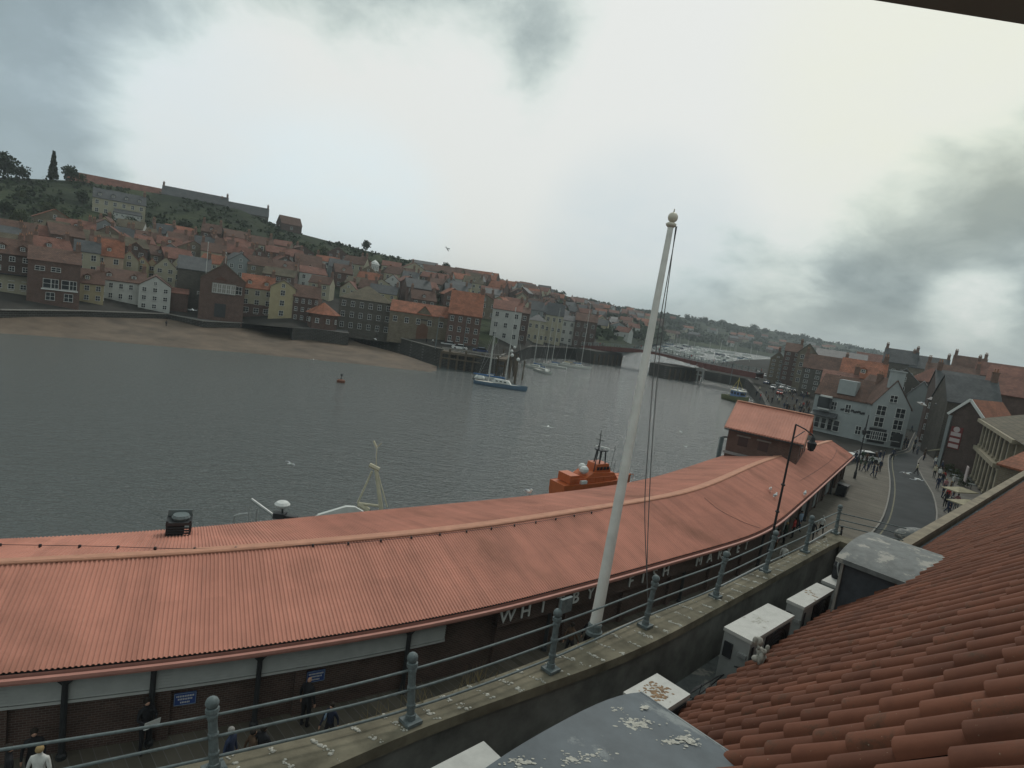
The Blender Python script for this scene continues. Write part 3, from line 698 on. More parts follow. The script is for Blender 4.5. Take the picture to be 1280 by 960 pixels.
# pavilion with hipped roof on its round stone base
P = at(402, 412, ZE); D = dep(P); t = thing('pavilion', 'octagonal brick pavilion with orange hipped roof on a stone quay bastion', 'pavilion', P, facing(P))
R_ = 18*D/FPX; he_ = zat(P, 393)-P.z; hr_ = zat(P, 379)-P.z
def ngon(b, r, z0, z1, r2=None, n=8, y=0):
    r2 = r if r2 is None else r2; b.lathe((0, y, 0), [(r, z0), (r2, z1)], n)
b = MB(); ngon(b, R_, -.5, he_, y=R_); b.build('wall', m_brick, t)
b = MB(); b.lathe((0, R_, 0), [(R_*1.22, he_-.05), (.15, hr_)], 8); rf = b.build('roof', m_ptile, t, uv=roofuv)
b = MB(); b.box((-R_*.3, R_, hr_-.2), (1, .8, 2.2)); b.build('chimney', m_chim, rf)
for a in (-67, -22, 22, 67): window(t, R_*.95*math.sin(math.radians(a)), R_-R_*.95*math.cos(math.radians(a)), he_*.55, .9, 1.2, rz=math.radians(a))
P2 = at(394, 410, ZE); b = MB(); b.box((0, 0, -3), (62*D/FPX, 13, 6)); o = b.build('quay_bastion', m_quay, origin=(0, 0, 0)); o.location = P+Vector((-1.2, 5.3, .03)); o.rotation_euler = (0, 0, facing(P)); tag(o, 'square dark stone bastion under the octagonal pavilion, standing in the sand', 'bastion')
# white clock cupola
P = pick(466, 352); D = dep(P); zt = zat(P, 325)-P.z; k_ = 12*D/FPX
t = thing('town_hall', 'white cupola tower with arched openings on a stone town hall', 'town hall', P, facing(P))
b = MB(); b.box((0, 3, zt*.2), (k_*1.5, 6, zt*.4+2)); b.build('wall', m_stone, t)
b = MB(); b.lathe((0, 3, 0), [(k_*.52, zt*.4), (k_*.52, zt*.5), (k_*.46, zt*.5), (k_*.46, zt*.78), (k_*.55, zt*.79), (k_*.55, zt*.82), (k_*.4, zt*.84), (k_*.36, zt*.9), (k_*.15, zt*.97), (.05, zt*1.02)], 8); b.build('cupola', m_wframe, t)
for a in (-45, 0, 45): window(t, k_*.43*math.sin(math.radians(a)), 3-k_*.43*math.cos(math.radians(a)), zt*.64, k_*.22, zt*.18, rz=math.radians(a), dark=True)
# quay railings, lamp standard and timber dock
def dockpost(b, p, z0, z1, r): b.tube([(p.x, p.y, z0), (p.x, p.y, z1)], r, 6)
dk = [at(x, y, .3) for x, y in [(552, 441), (632, 452), (640, 446), (560, 436)]]
t = thing('timber_dock', 'dark timber dock on open piles at the corner of the far quay', 'dock', dk[0])
b = MB(); b.prism([dk[0], dk[1], dk[2], dk[3]], (0, 0, .5)); b.build('deck', m_wood, t, world=True)
for i in range(9):
    b = MB(); p = dk[0].lerp(dk[1], i/8); dockpost(b, p, -5, 1.6 if i % 2 else .8, .28); b.build('pile', m_wood, t, world=True)
for z_ in (-1.2, .1):
    b = MB(); b.beam(dk[0]+Vector((0, -.3, z_)), dk[1]+Vector((0, -.3, z_)), .25, .35); b.build('crossbeam', m_wood, t, world=True)
b = MB(); b.beam(dk[0]+Vector((0, 0, 1.4)), dk[1]+Vector((0, 0, 1.4)), .2, .3); b.build('top_rail', m_kerb, t, world=True)
jt = thing('pile_jetty', 'row of tall timber mooring piles with pale caps behind the blue yacht', 'jetty', at(625, 470, -3.5))
for i in range(11):
    p = at(640+rnd.uniform(-1, 18)-i*2.0, 480-i*2.4, -3.5); b = MB(); dockpost(b, p, -5, rnd.uniform(.6, 2.2), .22); b.build('pile', m_wood, jt, world=True)
    if i % 3 == 0:
        b = MB(); b.ball((p.x, p.y, 2.4), .45, 6); b.build('pile_cap', m_wframe, jt, world=True)

# ------------------------------------------------------------------ swing bridge
m_bred = mat('bridge_red_paint', (.12, .045, .04), var=.2)
m_brail = mat('bridge_grey_rail', (.20, .22, .22))
bpz = [atd(734, 433, 262), atd(770, 434.5, 252), atd(802, 437.5, 245), atd(836, 443.5, 236), atd(882, 454, 224), atd(950, 467, 212)]
bpz = path(bpz, 30)
t = thing('swing_bridge', 'low dark red girder bridge with grey railings across the river', 'bridge', bpz[0])
b = MB()
for i in range(29): b.beam(bpz[i], bpz[i+1], 9, .35)
b.build('deck', m_road, t, world=True)
for sg, nm in ((-1, 'girder'), (1, 'girder')):
    b = MB(); g2 = MB()
    for i in range(29):
        d = (bpz[i+1]-bpz[i]).normalized(); sd2 = Vector((d.y, -d.x, 0))*4.6*sg
        dp = 1.9-1.0*math.sin(math.pi*min(1, max(0, (i-6)/16)))
        b.beam(bpz[i]+sd2+Vector((0, 0, -dp/2+.2)), bpz[i+1]+sd2+Vector((0, 0, -dp/2+.2)), .3, dp)
        g2.beam(bpz[i]+sd2+Vector((0, 0, 1.5)), bpz[i+1]+sd2+Vector((0, 0, 1.5)), .12, .12); g2.beam(bpz[i]+sd2+Vector((0, 0, .9)), bpz[i+1]+sd2+Vector((0, 0, .9)), .08, .08)
        for k in (0, .5): q = bpz[i].lerp(bpz[i+1], k)+sd2; g2.beam(q, q+Vector((0, 0, 1.6)), .14, .14)
    b.build(nm, m_bred, t, world=True); g2.build('railing', m_brail, t, world=True)
for (x0, x1, yb) in ((741, 775, 455), (835, 873, 474)):
    a, c = at(x0, yb, -3.5), at(x1, yb+2, -3.5); b = MB()
    d = (c-a).normalized(); nrm = Vector((-d.y, d.x, 0)); hgt = 3.5+zat(a, yb-16)
    poly = [a, c, c+nrm*9, (a+c)/2+nrm*12, a+nrm*9]; b.prism([Vector((p.x, p.y, -5.5)) for p in poly], (0, 0, 2.0+hgt+0)); o = b.build('pier', m_quay, t, world=True)
    for k in range(7):
        q = a.lerp(c, k/6)-nrm*.3; b = MB(); dockpost(b, q, -5, -3.5+hgt*.8, .3); b.build('fender_pile', m_wood, t, world=True)
a = at(862, 474, -3.5)-Vector((0, 3, 0)); b = MB()
c = at(874, 476, -3.5)-Vector((0, 3, 0)); zt_ = 1.0
for p in (a, a.lerp(c, .5), c): b.tube([(p.x, p.y, -5), (p.x, p.y, zt_)], .3, 6)
b.beam(Vector((a.x, a.y, zt_)), Vector((c.x, c.y, zt_)), .5, 1.2); b.beam(Vector((a.x, a.y, -1)), Vector((c.x, c.y, -1)), .3, .4)
o = b.build('mooring_dolphin', m_wframe, origin=a); tag(o, 'white framed dolphin with board beside the right bridge pier', 'mooring dolphin')

# ------------------------------------------------------------------ boats
def hull_mb(L, Wd, H, sheer=.3, bowf=.5, draft=.4, n=10):
    b = MB(); b.smooth = True; rows = []
    for i in range(n+1):
        t = i/n; x = -L/2+L*t; wf = (1-max(0, (t-bowf)/(1-bowf))**2.0)*(0.80+.2*min(1, t*3)); wf = max(wf, .02); hh = H+sheer*(t**2)
        ring = []
        for a, zf in ((1, 1), (.97, .6), (.8, .2), (.4, -.0), (0, 0)): ring.append((a*wf*Wd/2, -draft+(hh+draft)*zf if zf else -draft))
        pts = [Vector((x+(.0 if zf < .5 else L*.02*t), y, z)) for (y, z), zf in zip(ring, (1, .6, .2, 0, 0))]
        pts += [Vector((p.x, -p.y, p.z)) for p in pts[-2::-1]]
        rows.append(pts)
    b.grid(rows); b.smooth = False
    b.add(rows[0], [tuple(range(len(rows[0])))])
    return b, rows
def deck_mb(rows, drop=.12):
    b = MB(); b.grid([[r_[0]+Vector((0, 0, -drop)), r_[-1]+Vector((0, 0, -drop))] for r_ in rows]); return b
m_hblue = mat('blue_hull', (.10, .16, .23), rough=.35, var=.1)
m_hwhite = mat('white_hull', (.55, .56, .54), rough=.4, var=.08)
m_hred = mat('red_boot_paint', (.35, .05, .035), rough=.5)
m_horange = mat('lifeboat_orange', (.42, .10, .03), rough=.45, var=.12, scale=1.5)
m_hnavy = mat('navy_hull', (.02, .035, .07), rough=.4)
m_sailblue = mat('blue_canvas', (.05, .12, .25))
m_deck = mat('boat_deck', (.45, .44, .40))
m_mast = mat('aluminium_mast', (.50, .50, .48), metal=.3, rough=.4)
m_hgreen = mat('green_hull', (.12, .13, .06), rough=.5)
def yacht(label, loc, rz, L, hullm, masts=1, cover=None, mh=None, group=None):
    t = thing('yacht', label, 'yacht', loc, rz, group)
    b, rows = hull_mb(L, L*.26, L*.07, sheer=L*.025, bowf=.35); b.build('hull', hullm, t); deck_mb(rows).build('deck', m_deck, t)
    b = MB(); z = L*.08; b.prism([(-L*.15, -L*.07, z), (L*.2, -L*.05, z), (L*.15, -L*.04, z+L*.06), (-L*.13, -L*.06, z+L*.07)], (0, L*.12, 0)); cb = b.build('cabin', m_hwhite, t)
    for k in range(3):
        b = MB(); b.box((-L*.07+k*L*.08, -L*.065, z+L*.035), (L*.045, .05, L*.02)); b.build('porthole', m_glass, cb)
    for k in range(masts):
        x = L*.08-k*L*.32; h = (mh or L*1.2)*(1-.3*k)
        b = MB(); b.tube([(x, 0, z), (x, 0, z+h)], [L*.011, L*.006], 6); b.tube([(x, -L*.06, z+h*.6), (x, L*.06, z+h*.6)], L*.005, 5); b.build('mast', m_mast, t)
        b = MB()
        for q in ((L*.48 if k == 0 else x+L*.1, 0), (-L*.47, 0), (x, L*.12), (x, -L*.12)): b.tube([(x, 0, z+h*.97), (q[0], q[1], z)], L*.0022, 3)
        b.build('rigging', m_steel, t)
        b = MB(); b.tube([(x, 0, z+L*.1), (x-L*.3, 0, z+L*.1)], [L*.022, L*.014], 6); b.build('furled_sail', cover or m_sailblue, t)
    return t
def pxboat(x0, x1, yb): P = at((x0+x1)/2, yb, -3.5); return P, (x1-x0)*dep(P)/FPX
P, L = pxboat(593, 657, 484); yacht('long blue hulled yacht with two masts moored by the timber dock', P, math.radians(-8), L*1.03, m_hblue, 2, mh=17, group='yachts by the far quay')
P, L = pxboat(596, 626, 475); yacht('white yacht with blue canvas cover tucked behind the blue two-masted yacht', P+Vector((0, 4, 0)), math.radians(175), L, m_hwhite, 1, mh=14, group='yachts by the far quay')
t = thing('liferaft', 'round cream dinghy at the stern of the blue yacht', 'dinghy', at(599, 477, -3.3)); b = MB(); b.ball((0, 0, .7), 1.3, 8, (1, .7, .8)); b.build('hull', m_hwhite, t); b = MB(); b.tube([(-1.4, 0, .5), (-.7, .9, .5), (.8, .9, .5), (1.5, 0, .5), (.8, -.9, .5), (-.7, -.9, .5), (-1.4, 0, .5)], .2, 6); b.build('rubbing_ring', m_dark, t)
for (x0, x1, yb, lab, hm, mh, rz_) in [(662, 676, 461, 'small white boat with grey mast, leftmost of the moored group', m_hwhite, 11, 160), (671, 687, 466, 'white motor sailer pointing at the camera beside a white buoy', m_hwhite, 12, -60), (683, 700, 459, 'cream yacht between the white motor sailer and the red keeled yacht', m_hwhite, 15, 170), (699, 716, 458, 'white yacht with tan canvas left of the red keeled yacht', m_hwhite, 12, 175), (714, 732, 460, 'white yacht with red waterline and a tall mast near the bridge', m_hwhite, 16, 10)]:
    P, L = pxboat(x0, x1, yb); yacht(lab, P, math.radians(rz_), max(9, L*1.35), hm, 1, mh=mh*1.25, group='yachts by the far quay', cover=mat('tan_canvas', (.4, .33, .2)) if 'tan' in lab else None)
# marina beyond the bridge: small motor boats and sailing boats in berths
def motorboat(lab, hm):
    t = thing('motor_boat', lab, 'boat'); L = 7.5
    b, rows = hull_mb(L, 2.6, .9, .4); b.build('hull', hm, t)
    b = MB(); b.prism([(-1.5, -1, .8), (1.6, -1, .8), (.8, -1, 2.0), (-1.3, -1, 2.1)], (0, 2, 0)); cb = b.build('cabin', m_hwhite, t)
    b = MB(); b.box((0, -1.02, 1.5), (1.8, .06, .5)); b.build('window', m_glass, cb); return t
def sailboat(lab):
    t = thing('sailing_boat', lab, 'boat'); L = 8.5
    b, rows = hull_mb(L, 2.6, .9, .4, bowf=.35); b.build('hull', m_hwhite, t)
    b = MB(); b.prism([(-1.5, -.7, .8), (1.6, -.7, .8), (1, -.7, 1.4), (-1.3, -.7, 1.5)], (0, 1.4, 0)); b.build('cabin', m_hwhite, t)
    b = MB(); b.tube([(.6, 0, 1), (.6, 0, 11)], [.1, .06], 5); b.build('mast', m_mast, t); return t
used = {}
mbs = [motorboat('', m_hwhite), motorboat('', m_hblue), sailboat(''), motorboat('', m_hnavy)]
mlabs = ['small white motor boat in the marina beyond the bridge', 'small blue hulled motor boat in the marina beyond the bridge', 'white sailing boat with bare mast in the marina beyond the bridge', 'dark hulled motor boat in the marina beyond the bridge']
for k in range(78):
    r_ = k % 6; x = 798+rnd.uniform(0, 1)*150; yb = lerp(431, 452, r_/5)+(x-870)*.15+rnd.uniform(-.8, .8)
    if yb > 437+(x-790)*.21: yb = 436+(x-790)*.19
    P = at(x, yb, -3.5)
    if dep(P) > 760 or dep(P) < 240: continue
    q = rnd.choice([0, 0, 0, 1, 2, 2, 3]); place(mbs[q], used, P, rnd.uniform(-.4, .4)+rnd.choice([0, math.pi]), mlabs[q], 'marina boats beyond the bridge', 1.25)

# fishing boat with blue and white wheelhouse by the quay
P, L = pxboat(904, 934, 502); t = thing('fishing_boat', 'blue and white fishing boat with pale green hull moored at the quay', 'fishing boat', P, math.radians(-60))
t.scale = (.78, .78, .85); L = 11.0; b, rows = hull_mb(L, 4.6, 1.7, .9); b.build('hull', m_hgreen, t); deck_mb(rows, .3).build('deck', m_deck, t)
b = MB(); b.box((.6, 0, 2.6), (4.4, 3.2, 2.4)); wh = b.build('wheelhouse', mat('blue_paint', (.10, .17, .33)), t)
b = MB(); b.box((.6, 0, 3.95), (5.0, 3.7, .25)); b.build('wheelhouse_roof', m_hwhite, t)
for k in range(3):
    for sg in (-1, 1):
        b = MB(); b.box((-.9+k*1.4, sg*1.61, 3.0), (.9, .06, .8)); b.build('window', m_glass, wh)
b = MB(); b.box((2.82, 0, 3.0), (.06, 2.6, .8)); b.build('window', m_glass, wh)
b = MB(); b.tube([(-.2, 0, 4), (-.2, 0, 8.4)], .12, 6); b.tube([(-.2, 0, 7.8), (-3.4, 0, 3)], .08, 5); b.tube([(-.2, 0, 7.8), (3.6, 0, 3.2)], .05, 5); b.build('mast', mat('yellow_paint', (.45, .36, .10)), t)
b = MB(); b.ball((1.2, -1.2, 4.4), .4, 6); b.ball((1.2, 1.2, 4.4), .4, 6); b.build('radar_dome', m_wframe, t)

# ------------------------------------------------------------------ orange lifeboat moored behind the market roof
P = at(740, 621, -3.5); D = dep(P)
t = thing('lifeboat', 'orange rescue boat with black mast and radar behind the market roof', 'lifeboat', P, math.atan2(.62, .78))
t.scale = (.56, .56, .64); Lf = 19.0
b, rows = hull_mb(Lf, 4.8, 3.0, .5, bowf=.55); b.build('hull', m_horange, t); deck_mb(rows, .05).build('deck', m_horange, t)
b = MB(); b.prism([(-4.4, -1.9, 3.0), (4.6, -1.7, 3.0), (3.2, -1.5, 4.4), (-2.4, -1.6, 4.6), (-4.2, -1.8, 3.9)], (0, 3.6, 0)); cb = b.build('cabin', m_horange, t)
b = MB(); b.prism([(-1.6, -1.3, 4.4), (2.6, -1.2, 4.4), (1.9, -1.0, 5.8), (-1.2, -1.1, 5.8)], (0, 2.5, 0)); ub = b.build('upper_cabin', m_horange, t)
for k in range(4): b = MB(); b.box((-1.0+k*.85, -1.3, 5.15), (.55, .12, .5)); b.build('window', m_glass, ub)
b = MB(); b.box((-6.9, 0, 3.7), (2.2, 3.2, 1.3)); b.build('bow_locker', m_horange, t)
for sg in (-1, 1):
    b = MB(); b.box((-4.9, sg*1.9, 3.3), (1.4, .5, .5)); b.build('white_fender', m_wframe, t)
b = MB(); b.ball((-3.9, -.6, 4.9), .95, 8, (1, .8, .7)); b.ball((-3.3, .6, 5.0), .7, 8); b.build('liferaft_canister', m_wframe, t)
b = MB()
for (x, y) in ((-.3, -.7), (-.3, .7), (1.2, -.7), (1.2, .7)): b.tube([(x, y, 5.8), (x*.7+.1, y*.8, 7.9)], .13, 6)
b.box((.4, 0, 7.9), (1.9, 1.7, .16)); b.tube([(-.3, 0, 7.9), (-.5, 0, 11.2)], [.12, .05], 6); b.tube([(-.45, -.9, 9.6), (-.45, .9, 9.6)], .05, 5); b.tube([(-.45, -.5, 10.4), (-.45, .5, 10.4)], .04, 5)
b.tube([(-1.7, -.9, 4.6), (-1.4, -.9, 8.6)], .09, 6); b.ball((-1.4, -.9, 8.8), .22, 6); b.build('mast', m_black, t)
b = MB(); b.box((.5, 0, 8.35), (.3, 2.6, .16), rz=.5); b.lathe((.5, 0, 7.95), [(.25, 0), (.25, .3)], 8); b.build('radar', m_wframe, t)
b = MB(); b.tube([(4.6, .8, 4.0), (5.0, .8, 8.3)], [.05, .03], 5); b.tube([(5.0, .5, 7.6), (5.0, 1.2, 7.9)], .04, 4); b.tube([(3.6, -1, 4.4), (3.6, -1, 6.2)], .04, 4); b.build('aerial', m_black, t)
b = MB()
for i in range(9): b.tube([(-8.3+i*2.05, -2.1, 3.0), (-8.3+i*2.05, -2.1, 4.0)], .04, 4)
b.tube([(-8.3, -2.1, 4.0), (8.1, -2.1, 4.0)], .05, 4); b.build('railing', m_horange, t)

# ------------------------------------------------------------------ small craft hidden behind the roof with masts and domes showing
P = at(458, 735, -3.5); t = thing('trawler', 'white boat with a pale A-frame mast and canvas canopy behind the market roof', 'boat', P, math.atan2(.55, .8))
b, rows = hull_mb(9, 3.4, 1.4, .6); b.build('hull', m_hwhite, t); deck_mb(rows, .2).build('deck', m_deck, t)
b = MB(); b.smooth = True
Pc = [at(x, y, 3.3) for x, y in ((395, 650), (437, 634), (455, 640), (462, 648))]
b = MB(); b.box((-1.2, 0, 2.2), (2.4, 2.2, 2.2)); b.build('wheelhouse', m_hwhite, t)
P0 = at(425, 643, 2.8); zc = 2.8
b = MB(); Dc = dep(at(430, 640, 2.6)); pts = [atd(385, 656, Dc), atd(398, 644, Dc), atd(433, 633.5, Dc), atd(444, 634, Dc), atd(455, 640, Dc), atd(466, 656, Dc)]; b.prism(pts, Vector((-.1, .2, 0))); b.build('canopy', m_hwhite, t, world=True)
Dm = dep(P)
def wp(px, py): return atd(px, py, Dm)
b = MB(); b.tube([wp(477, 640), wp(470, 587)], [.13, .10], 8); b.tube([wp(447, 629), wp(465, 589)], .06, 6); b.tube([wp(484, 634), wp(472, 590)], .04, 5); b.tube([wp(447, 629), wp(478, 633)], .08, 6); b.tube([wp(448, 630), wp(461, 638)], .16, 6)
b.tube([wp(462, 581), wp(474, 587)], .14, 6); b.tube([wp(470, 586), wp(471, 560)], .03, 5); b.tube([wp(471, 560), wp(467, 551)], .07, 5); b.tube([wp(471, 559), wp(477, 554)], .03, 5); b.build('mast', mat('cream_paint', (.45, .42, .32)), t, world=True)
P = at(325, 765, -3.5); t = thing('fishing_boat', 'fishing boat behind the market with a round radome and bent rails showing above the roof', 'fishing boat', P, math.atan2(.42, .9))
b, rows = hull_mb(8, 3, 1.3, .5); b.build('hull', m_hnavy, t); deck_mb(rows, .2).build('deck', m_deck, t); b = MB(); b.box((.5, 0, 1.9), (2.2, 2, 1.6)); b.build('wheelhouse', m_hwhite, t)
Dm = dep(P)
b = MB(); b.tube([wp(292, 653), wp(293, 645), wp(299, 643), wp(310, 642)], .06, 6); b.tube([wp(314, 624), wp(340, 643), wp(345, 651)], .08, 6); b.tube([wp(321, 636), wp(320, 652)], .04, 5); b.tube([wp(311, 634), wp(311, 652)], .03, 5); b.build('rail', m_steel, t, world=True)
b = MB(); p_ = wp(353, 630); b.lathe(p_-Vector((0, 0, .12)), [(.2, -.1), (.38, 0), (.42, .12), (.3, .24), (.05, .3)], 12); b.build('radome', m_wframe, t, world=True)
b = MB(); b.tube([wp(353, 632), wp(353, 646)], .05, 5); b.box(wp(350, 644), (.6, .5, .3)); b.box(wp(362, 646), (.8, .3, .15)); b.build('radome_stand', m_dark, t, world=True)
# mooring hoist by the tower
P = at(897, 575, 0); t = thing('quay_crane', 'small blue grey hoist standing on the quay left of the roof tower', 'crane', P)
D = dep(P); z1 = zat(P, 546); b = MB(); b.box((0, 0, z1/2), (.4, .4, z1)); b.build('post', m_galv, t); b = MB(); b.tube([(0, 0, z1), (1.2, .2, z1+.1), (1.5, .2, z1-.6), (1.35, .2, z1-1.6)], .12, 6); b.tube([(1.2, .2, 0), (1.2, .2, z1)], .04, 4); b.build('arm', m_black, t)
# buoy
P = at(426, 478, -3.5); t = thing('mooring_buoy', 'small orange brown mooring buoy alone in mid water', 'buoy', P); t.scale = (.8, .8, .8); b = MB(); b.lathe((0, 0, -.5), [(.5, 0), (.95, .3), (.95, 1.0), (.55, 1.2)], 12); b.build('float', mat('rusty_orange', (.13, .055, .035)), t); b = MB(); b.tube([(0, 0, .6), (0, 0, 1.7)], .1, 6); b.ball((0, 0, 1.8), .3, 6); b.build('topmark', m_dark, t)
# ------------------------------------------------------------------ market hall
m_roofm = mat('market_roof_sheet', (.50, .22, .162), var=.14, scale=.35, rough=.7, bump=.1)
m_roofd = mat('market_roof_trim', (.40, .19, .155), var=.12, rough=.6)
m_cap = mat('market_ridge_cap', (.44, .22, .15), var=.15)
m_shut = mat('grey_shutter', (.38, .39, .38), var=.1, rough=.6)
def roofmat():
    t = m_roofm.node_tree; b = t.nodes['Principled BSDF']; n = t.nodes.new; l = t.links.new
    src = b.inputs['Base Color'].links[0].from_socket
    uv = n('ShaderNodeTexCoord').outputs['UV']
    mp = n('ShaderNodeMapping'); mp.inputs['Scale'].default_value = (.9, .10, 1); l(uv, mp.inputs[0])
    a = n('ShaderNodeTexNoise'); a.inputs['Scale'].default_value = .9; a.inputs['Detail'].default_value = 7; a.inputs['Roughness'].default_value = .75; l(mp.outputs[0], a.inputs['Vector'])
    r = n('ShaderNodeValToRGB'); l(a.outputs['Fac'], r.inputs[0]); r.color_ramp.elements[0].position = .33; r.color_ramp.elements[0].color = (.55, .55, .55, 1); r.color_ramp.elements[1].position = .52; r.color_ramp.elements[1].color = (1, 1, 1, 1)
    # moss and soot patch near the ridge towards the tower
    g = n('ShaderNodeTexNoise'); g.inputs['Scale'].default_value = .16; g.inputs['Detail'].default_value = 8; l(uv, g.inputs['Vector'])
    r2 = n('ShaderNodeValToRGB'); l(g.outputs['Fac'], r2.inputs[0]); r2.color_ramp.elements[0].position = .56; r2.color_ramp.elements[0].color = (1, 1, 1, 1); r2.color_ramp.elements[1].position = .7; r2.color_ramp.elements[1].color = (.5, .5, .46, 1)
    m1 = n('ShaderNodeMixRGB'); m1.blend_type = 'MULTIPLY'; m1.inputs[0].default_value = .45; l(src, m1.inputs[1]); l(r.outputs[0], m1.inputs[2])
    m2 = n('ShaderNodeMixRGB'); m2.blend_type = 'MULTIPLY'; m2.inputs[0].default_value = .75; l(m1.outputs[0], m2.inputs[1]); l(r2.outputs[0], m2.inputs[2])
    v = n('ShaderNodeTexNoise'); v.inputs['Scale'].default_value = 3.2; v.inputs['Detail'].default_value = 4; v.inputs['Roughness'].default_value = .8; l(mp.outputs[0], v.inputs['Vector'])
    r3 = n('ShaderNodeValToRGB'); l(v.outputs['Fac'], r3.inputs[0]); r3.color_ramp.elements[0].position = .66; r3.color_ramp.elements[0].color = (0, 0, 0, 1); r3.color_ramp.elements[1].position = .78; r3.color_ramp.elements[1].color = (.5, .5, .5, 1)
    m3 = n('ShaderNodeMixRGB'); l(r3.outputs[0], m3.inputs[0]); l(m2.outputs[0], m3.inputs[1]); m3.inputs[2].default_value = (.5, .42, .36, 1)
    # single sheets differ a little in tone
    sx = n('ShaderNodeSeparateXYZ'); l(uv, sx.inputs[0]); fl = n('ShaderNodeMath'); fl.operation = 'SNAP'; l(sx.outputs[0], fl.inputs[0]); fl.inputs[1].default_value = .98
    fy = n('ShaderNodeMath'); fy.operation = 'SNAP'; l(sx.outputs[1], fy.inputs[0]); fy.inputs[1].default_value = 2.75
    cb = n('ShaderNodeCombineXYZ'); l(fl.outputs[0], cb.inputs[0]); l(fy.outputs[0], cb.inputs[1]); wn = n('ShaderNodeTexWhiteNoise'); wn.noise_dimensions = '2D'; l(cb.outputs[0], wn.inputs['Vector'])
    r4 = n('ShaderNodeMapRange'); l(wn.outputs['Value'], r4.inputs['Value']); r4.inputs['To Min'].default_value = .94; r4.inputs['To Max'].default_value = 1.04
    vm = n('ShaderNodeVectorMath'); vm.operation = 'SCALE'; l(m3.outputs[0], vm.inputs[0]); l(r4.outputs[0], vm.inputs['Scale'])
    l(vm.outputs[0], b.inputs['Base Color'])
roofmat()
rl = soften(level(fp, rp), 20); bl = soften(level(fp, bp_), 20)
market = thing('market_hall', 'long brick fish market hall with curved salmon red ribbed metal roof', 'market hall', (fp[500].x, fp[500].y, 0))
def ribz(i): return (0, .038, .038, 0)[i % 4]
def roof_side(A, B, nseg, flip=False):
    b = MB(); rows = []
    for k in range(nseg+1):
        t = k/nseg; rows.append([A[i].lerp(B[i], t)+Vector((0, 0, ribz(i)+.015*(k % 2))) for i in range(NS)])
    b.grid(rows if not flip else rows[::-1]); return b
def roof_build(A, B, nseg, flip=False):
    b = roof_side(A, B, nseg, flip); o = b.build('roof', m_roofm, market, world=True)
    uvl = o.data.uv_layers.new(name='UVMap'); n = NS
    uvs = []
    for pl in o.data.polygons:
        for vi in pl.vertices: uvs += [(vi % n)*.048, (vi//n)*5.5/nseg]
    uvl.data.foreach_set('uv', uvs); return o
roof_front = roof_build(fp, rl, 6)
roof_rear = roof_build(rl, bl, 3)
b = MB()
for k, st in (('u', 1),):
    up_ = [rl[i]+Vector((0, 0, .11)) for i in range(0, NS, 4)]
    back = [rl[i].lerp(bl[i], .12)+Vector((0, 0, .10)) for i in range(0, NS, 4)]; fr = [rl[i].lerp(fp[i], .015)+Vector((0, 0, .09)) for i in range(0, NS, 4)]
    b.grid([fr, up_, back]); b.grid([[p+Vector((0, 0, -.045)) for p in fr], fr]); b.grid([back, [p+Vector((0, 0, -.05)) for p in back]])
b.build('ridge_cap', m_cap, roof_front, world=True)
# gutter, fascia, soffit
b = MB(); seg = list(range(0, NS, 10))+[NS-1]
def q(i, o_, z): return Vector((*outward(fp, i, o_).xy, z))
b.grid([[q(i, .10, 3.10) for i in seg], [q(i, .22, 3.10) for i in seg], [q(i, .22, 3.0) for i in seg], [q(i, .05, 2.96) for i in seg], [q(i, .05, 2.84) for i in seg], [q(i, -.02, 2.84) for i in seg], [q(i, -.02, 3.14) for i in seg]])
b.build('gutter', m_roofd, market, world=True)
b = MB(); b.grid([[q(i, -.02, 3.13) for i in seg], [q(i, -1.2, 3.2) for i in seg]]); b.build('soffit', m_dark, market, world=True)
b = MB()
def qb(i, o_, z): return Vector((*outward(bl, i, o_).xy, z))
b.grid([[qb(i, -.08, 3.12) for i in seg], [qb(i, -.08, 3.0) for i in seg], [qb(i, .1, 3.0) for i in seg]]); b.build('rear_gutter', m_dark, market, world=True)
WI = -.62   # wall line behind the eave
b = MB(); b.grid([[q(i, WI, 3.25) for i in seg], [q(i, WI, 0) for i in seg]])
b.grid([[qb(i, .7, 3.2) for i in seg], [qb(i, .7, -.5) for i in seg]])
e0 = [q(NS-1, WI, 0), qb(NS-1, .7, 0)]
b.add([e0[0], e0[1], e0[1]+Vector((0, 0, 3.2)), rl[-1]+Vector((0, 0, -.05)), e0[0]+Vector((0, 0, 3.2))], [(0, 1, 2, 3, 4)])
for i in range(60, NS, 120):   # pilasters
    d = (fp[min(i+3, NS-1)]-fp[i-3]); b.box(q(i, WI+.06, 1.6), (.35, .2, 3.1), rz=math.atan2(d.y, d.x))
b.build('wall', m_brickd, market, world=True)
def station(px):   # station whose eave point is nearest this pixel column
    return min(range(NS), key=lambda i: abs(proj(fp[i])[0]-px))
